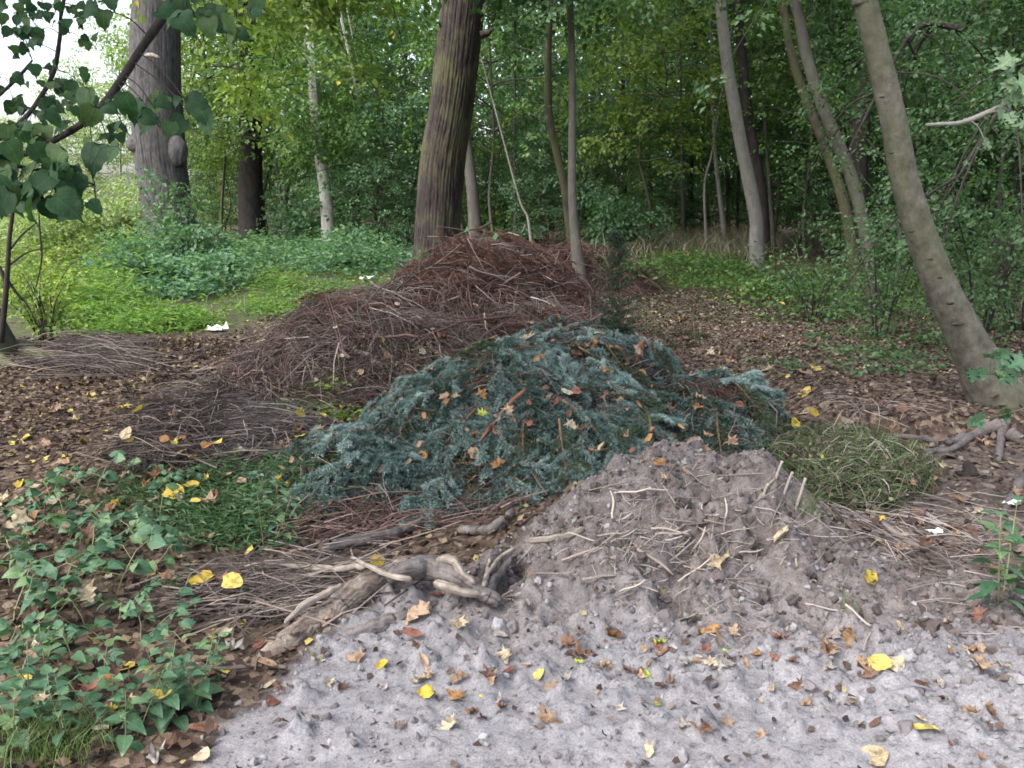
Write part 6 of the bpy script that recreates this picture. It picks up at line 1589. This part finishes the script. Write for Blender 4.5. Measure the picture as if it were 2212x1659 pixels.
# right floor
strew(60, [(1950, 900, 160, 60), (2080, 1060, 90, 60), (1900, 1060, 110, 60), (1750, 760, 120, 50), (2000, 1150, 130, 30)], (14, 28), {'round': 2, 'maple': 2, 'curl': 3}, {'tan': 4, 'orange': 1.2, 'yellow': 1, 'pale': 1.6, 'brown': 3})
strew(34, [(800, 700, 130, 40), (1100, 640, 110, 40), (700, 760, 90, 40)], (9, 16), {'round': 2, 'oval': 2, 'maple': 1}, {'yellow': 1, 'pale': 2, 'tan': 3, 'green': .4})

# torn white scraps
def scrap(px, py, L, lab):
    p = cast(px, py); s = L / F * np.linalg.norm(p - CAM); n = 5
    u, v = np.meshgrid(np.linspace(-1, 1, n), np.linspace(-1, 1, n)); k = np.hypot(u, v).ravel()
    V = np.stack([u.ravel() * s * 0.5 * (1 + 0.25 * rng.normal(size=25)), v.ravel() * s * 0.3 * (1 + 0.25 * rng.normal(size=25)), 0.02 + s * 0.16 * np.abs(rng.normal(size=25))], -1)
    j, i = np.meshgrid(range(n - 1), range(n - 1), indexing='ij'); j, i = j.ravel(), i.ravel()
    mb = MB(); mb.add(V, Q=np.stack([j * n + i, j * n + i + 1, (j + 1) * n + i + 1, (j + 1) * n + i], -1), a=0.5)
    o = mb.obj('white_scrap', M['white'], None); o.location = p; tag(o, lab, 'scrap', 'white scraps')
scrap(468, 716, 40, 'white crumpled scrap on the ground beside the bright herbs'); scrap(792, 606, 26, 'white scrap on the left crest of the brush heap'); scrap(2185, 1097, 26, 'whitish scrap on the damp floor at the right edge'); scrap(2020, 1160, 26, 'pale grey scrap on the floor right of the diagonal stick')
p = hit(2090, 1025); mb = MB()
t8 = np.linspace(0, 1, 7); tube(mb, np.stack([0.01 * np.sin(t8 * 5), 0 * t8, -0.02 + 0.10 * t8], -1), [0.075, 0.06, 0.045, 0.038, 0.032, 0.022, 0.008], 11, a=0.5, disp=lambda th, s, rr: rr * (1 + 0.35 * fbm(np.cos(th) * 2, np.sin(th) * 2, 3, 9, z=s * 20)))
o = mb.obj('tree_stub', M['dark_bark'], None, smooth=True); o.location = p; tag(o, 'small dark broken stub on the floor below the bare roots', 'stub')

# ---------------------------------------------------------------- words for the repeats: each is named by what it lies nearest to
MARKS = [('the pale log', 720, 1320), ('the gnarled root', 960, 1260), ('the bright yellow leaf pair', 470, 1258), ('the upright red stub', 1385, 760), ('the slanting red branch', 1075, 910), ('the lower front edge of the boughs', 1090, 1050),
         ('the left tail of the boughs', 720, 1060), ('the right tail of the boughs', 1580, 880), ('the rear crest of the boughs', 1180, 720), ('the mound top', 1510, 1000), ('the mound centre', 1420, 1180), ('the mound right slope', 1700, 1200), ('the mound foot', 1500, 1390),
         ('the bottom centre edge', 1200, 1600), ('the bottom right corner', 2130, 1600), ('the ochre leaf clump', 1900, 1440), ('the right nettle', 2170, 1240), ('the grass heap', 1830, 1010), ('the bare roots', 2130, 950), ('the small dark stub', 2090, 1020), ('the kinked pale trunk', 1640, 640),
         ('the leaning dark shrub', 1900, 760), ('the bottom left corner', 60, 1620), ('the low nettles', 380, 1540), ('the left bramble bed', 150, 1230), ('the bramble upper edge', 250, 1070), ('the weed mound', 400, 930), ('the left root', 90, 800), ('the far left edge', 30, 970),
         ('the green nettle clump', 580, 1150), ('the brush heap left foot', 620, 780), ('the brush heap crest', 1060, 560), ('the brush heap middle', 1000, 660), ('the two brown branches', 800, 780), ('the soil below the log', 880, 1450), ('the four cut stalks', 1700, 1050)]
ORD = ['nearest to', 'second nearest to', 'third nearest to', 'fourth nearest to', 'fifth nearest to', 'sixth nearest to', 'seventh nearest to', 'eighth nearest to', 'ninth nearest to', 'tenth nearest to', 'eleventh nearest to', 'twelfth nearest to', 'thirteenth nearest to', 'fourteenth nearest to', 'fifteenth nearest to']
MP = np.array([m[1:] for m in MARKS], float)
DESCR = {'dead_small': 'small dead brown bough', 'forked': 'forked bare branch', 'bramble': 'bramble plant with threefold leaves', 'nettle': 'nettle plant with toothed leaves', 'straw': 'short pale straw on the soil', 'greystick': 'straight grey stick', 'reed': 'pale reed stalk', 'rightstick': 'small grey stick on the right floor', 'frontstick': 'thin grey stick before the boughs',
         'blue_bough': 'blue green spruce bough', 'green_bough': 'dark green conifer bough', 'dead_bough': 'rust brown dead bough'}
for key, items in PLACED.items():
    desc = DESCR.get(key) if isinstance(key, str) else f'{COLW[key[2]]} {WORD[key[1]]} leaf'
    Q = project(np.array([p for _, p in items])); D = np.linalg.norm(Q[:, None] - MP[None], axis=2); used = {}
    for k in np.argsort(D.min(1)):
        m = next(j for j in np.argsort(D[k]) if used.get(int(j), 0) < len(ORD)); used[int(m)] = used.get(int(m), 0) + 1
        items[k][0]['label'] = f'{desc}, {ORD[used[int(m)] - 1]} {MARKS[int(m)][0]}'

TMARKS = [('the thick old trunk', 345, 300), ('the shaded dark trunk', 542, 350), ('the bright pale trunk', 700, 420), ('the oak', 960, 330), ('the grey trunk right of the oak', 1020, 430), ('the straight slim trunk', 1237, 300), ('the kinked pale trunk', 1600, 330),
          ('the forked grey trunk', 1800, 300), ('the black trunk', 1865, 250), ('the leaning right trunk', 1960, 380), ('the brown far right trunk', 2100, 250), ('the far brush pile', 1290, 520), ('the upper left corner', 60, 60), ('the far right edge', 2200, 350)]
TP = np.array([m[1:] for m in TMARKS], float)
for desc, items in LEAFY.items():
    Q = project(np.array([p for _, p in items])); D = np.linalg.norm(Q[:, None] - TP[None], axis=2); used = {}
    for k in np.argsort(D.min(1)):
        m = int(np.argmin(D[k])); used[m] = used.get(m, 0) + 1
        items[k][0]['label'] = f'{desc}, {ORD[used[m] - 1]} {TMARKS[m][0]}'
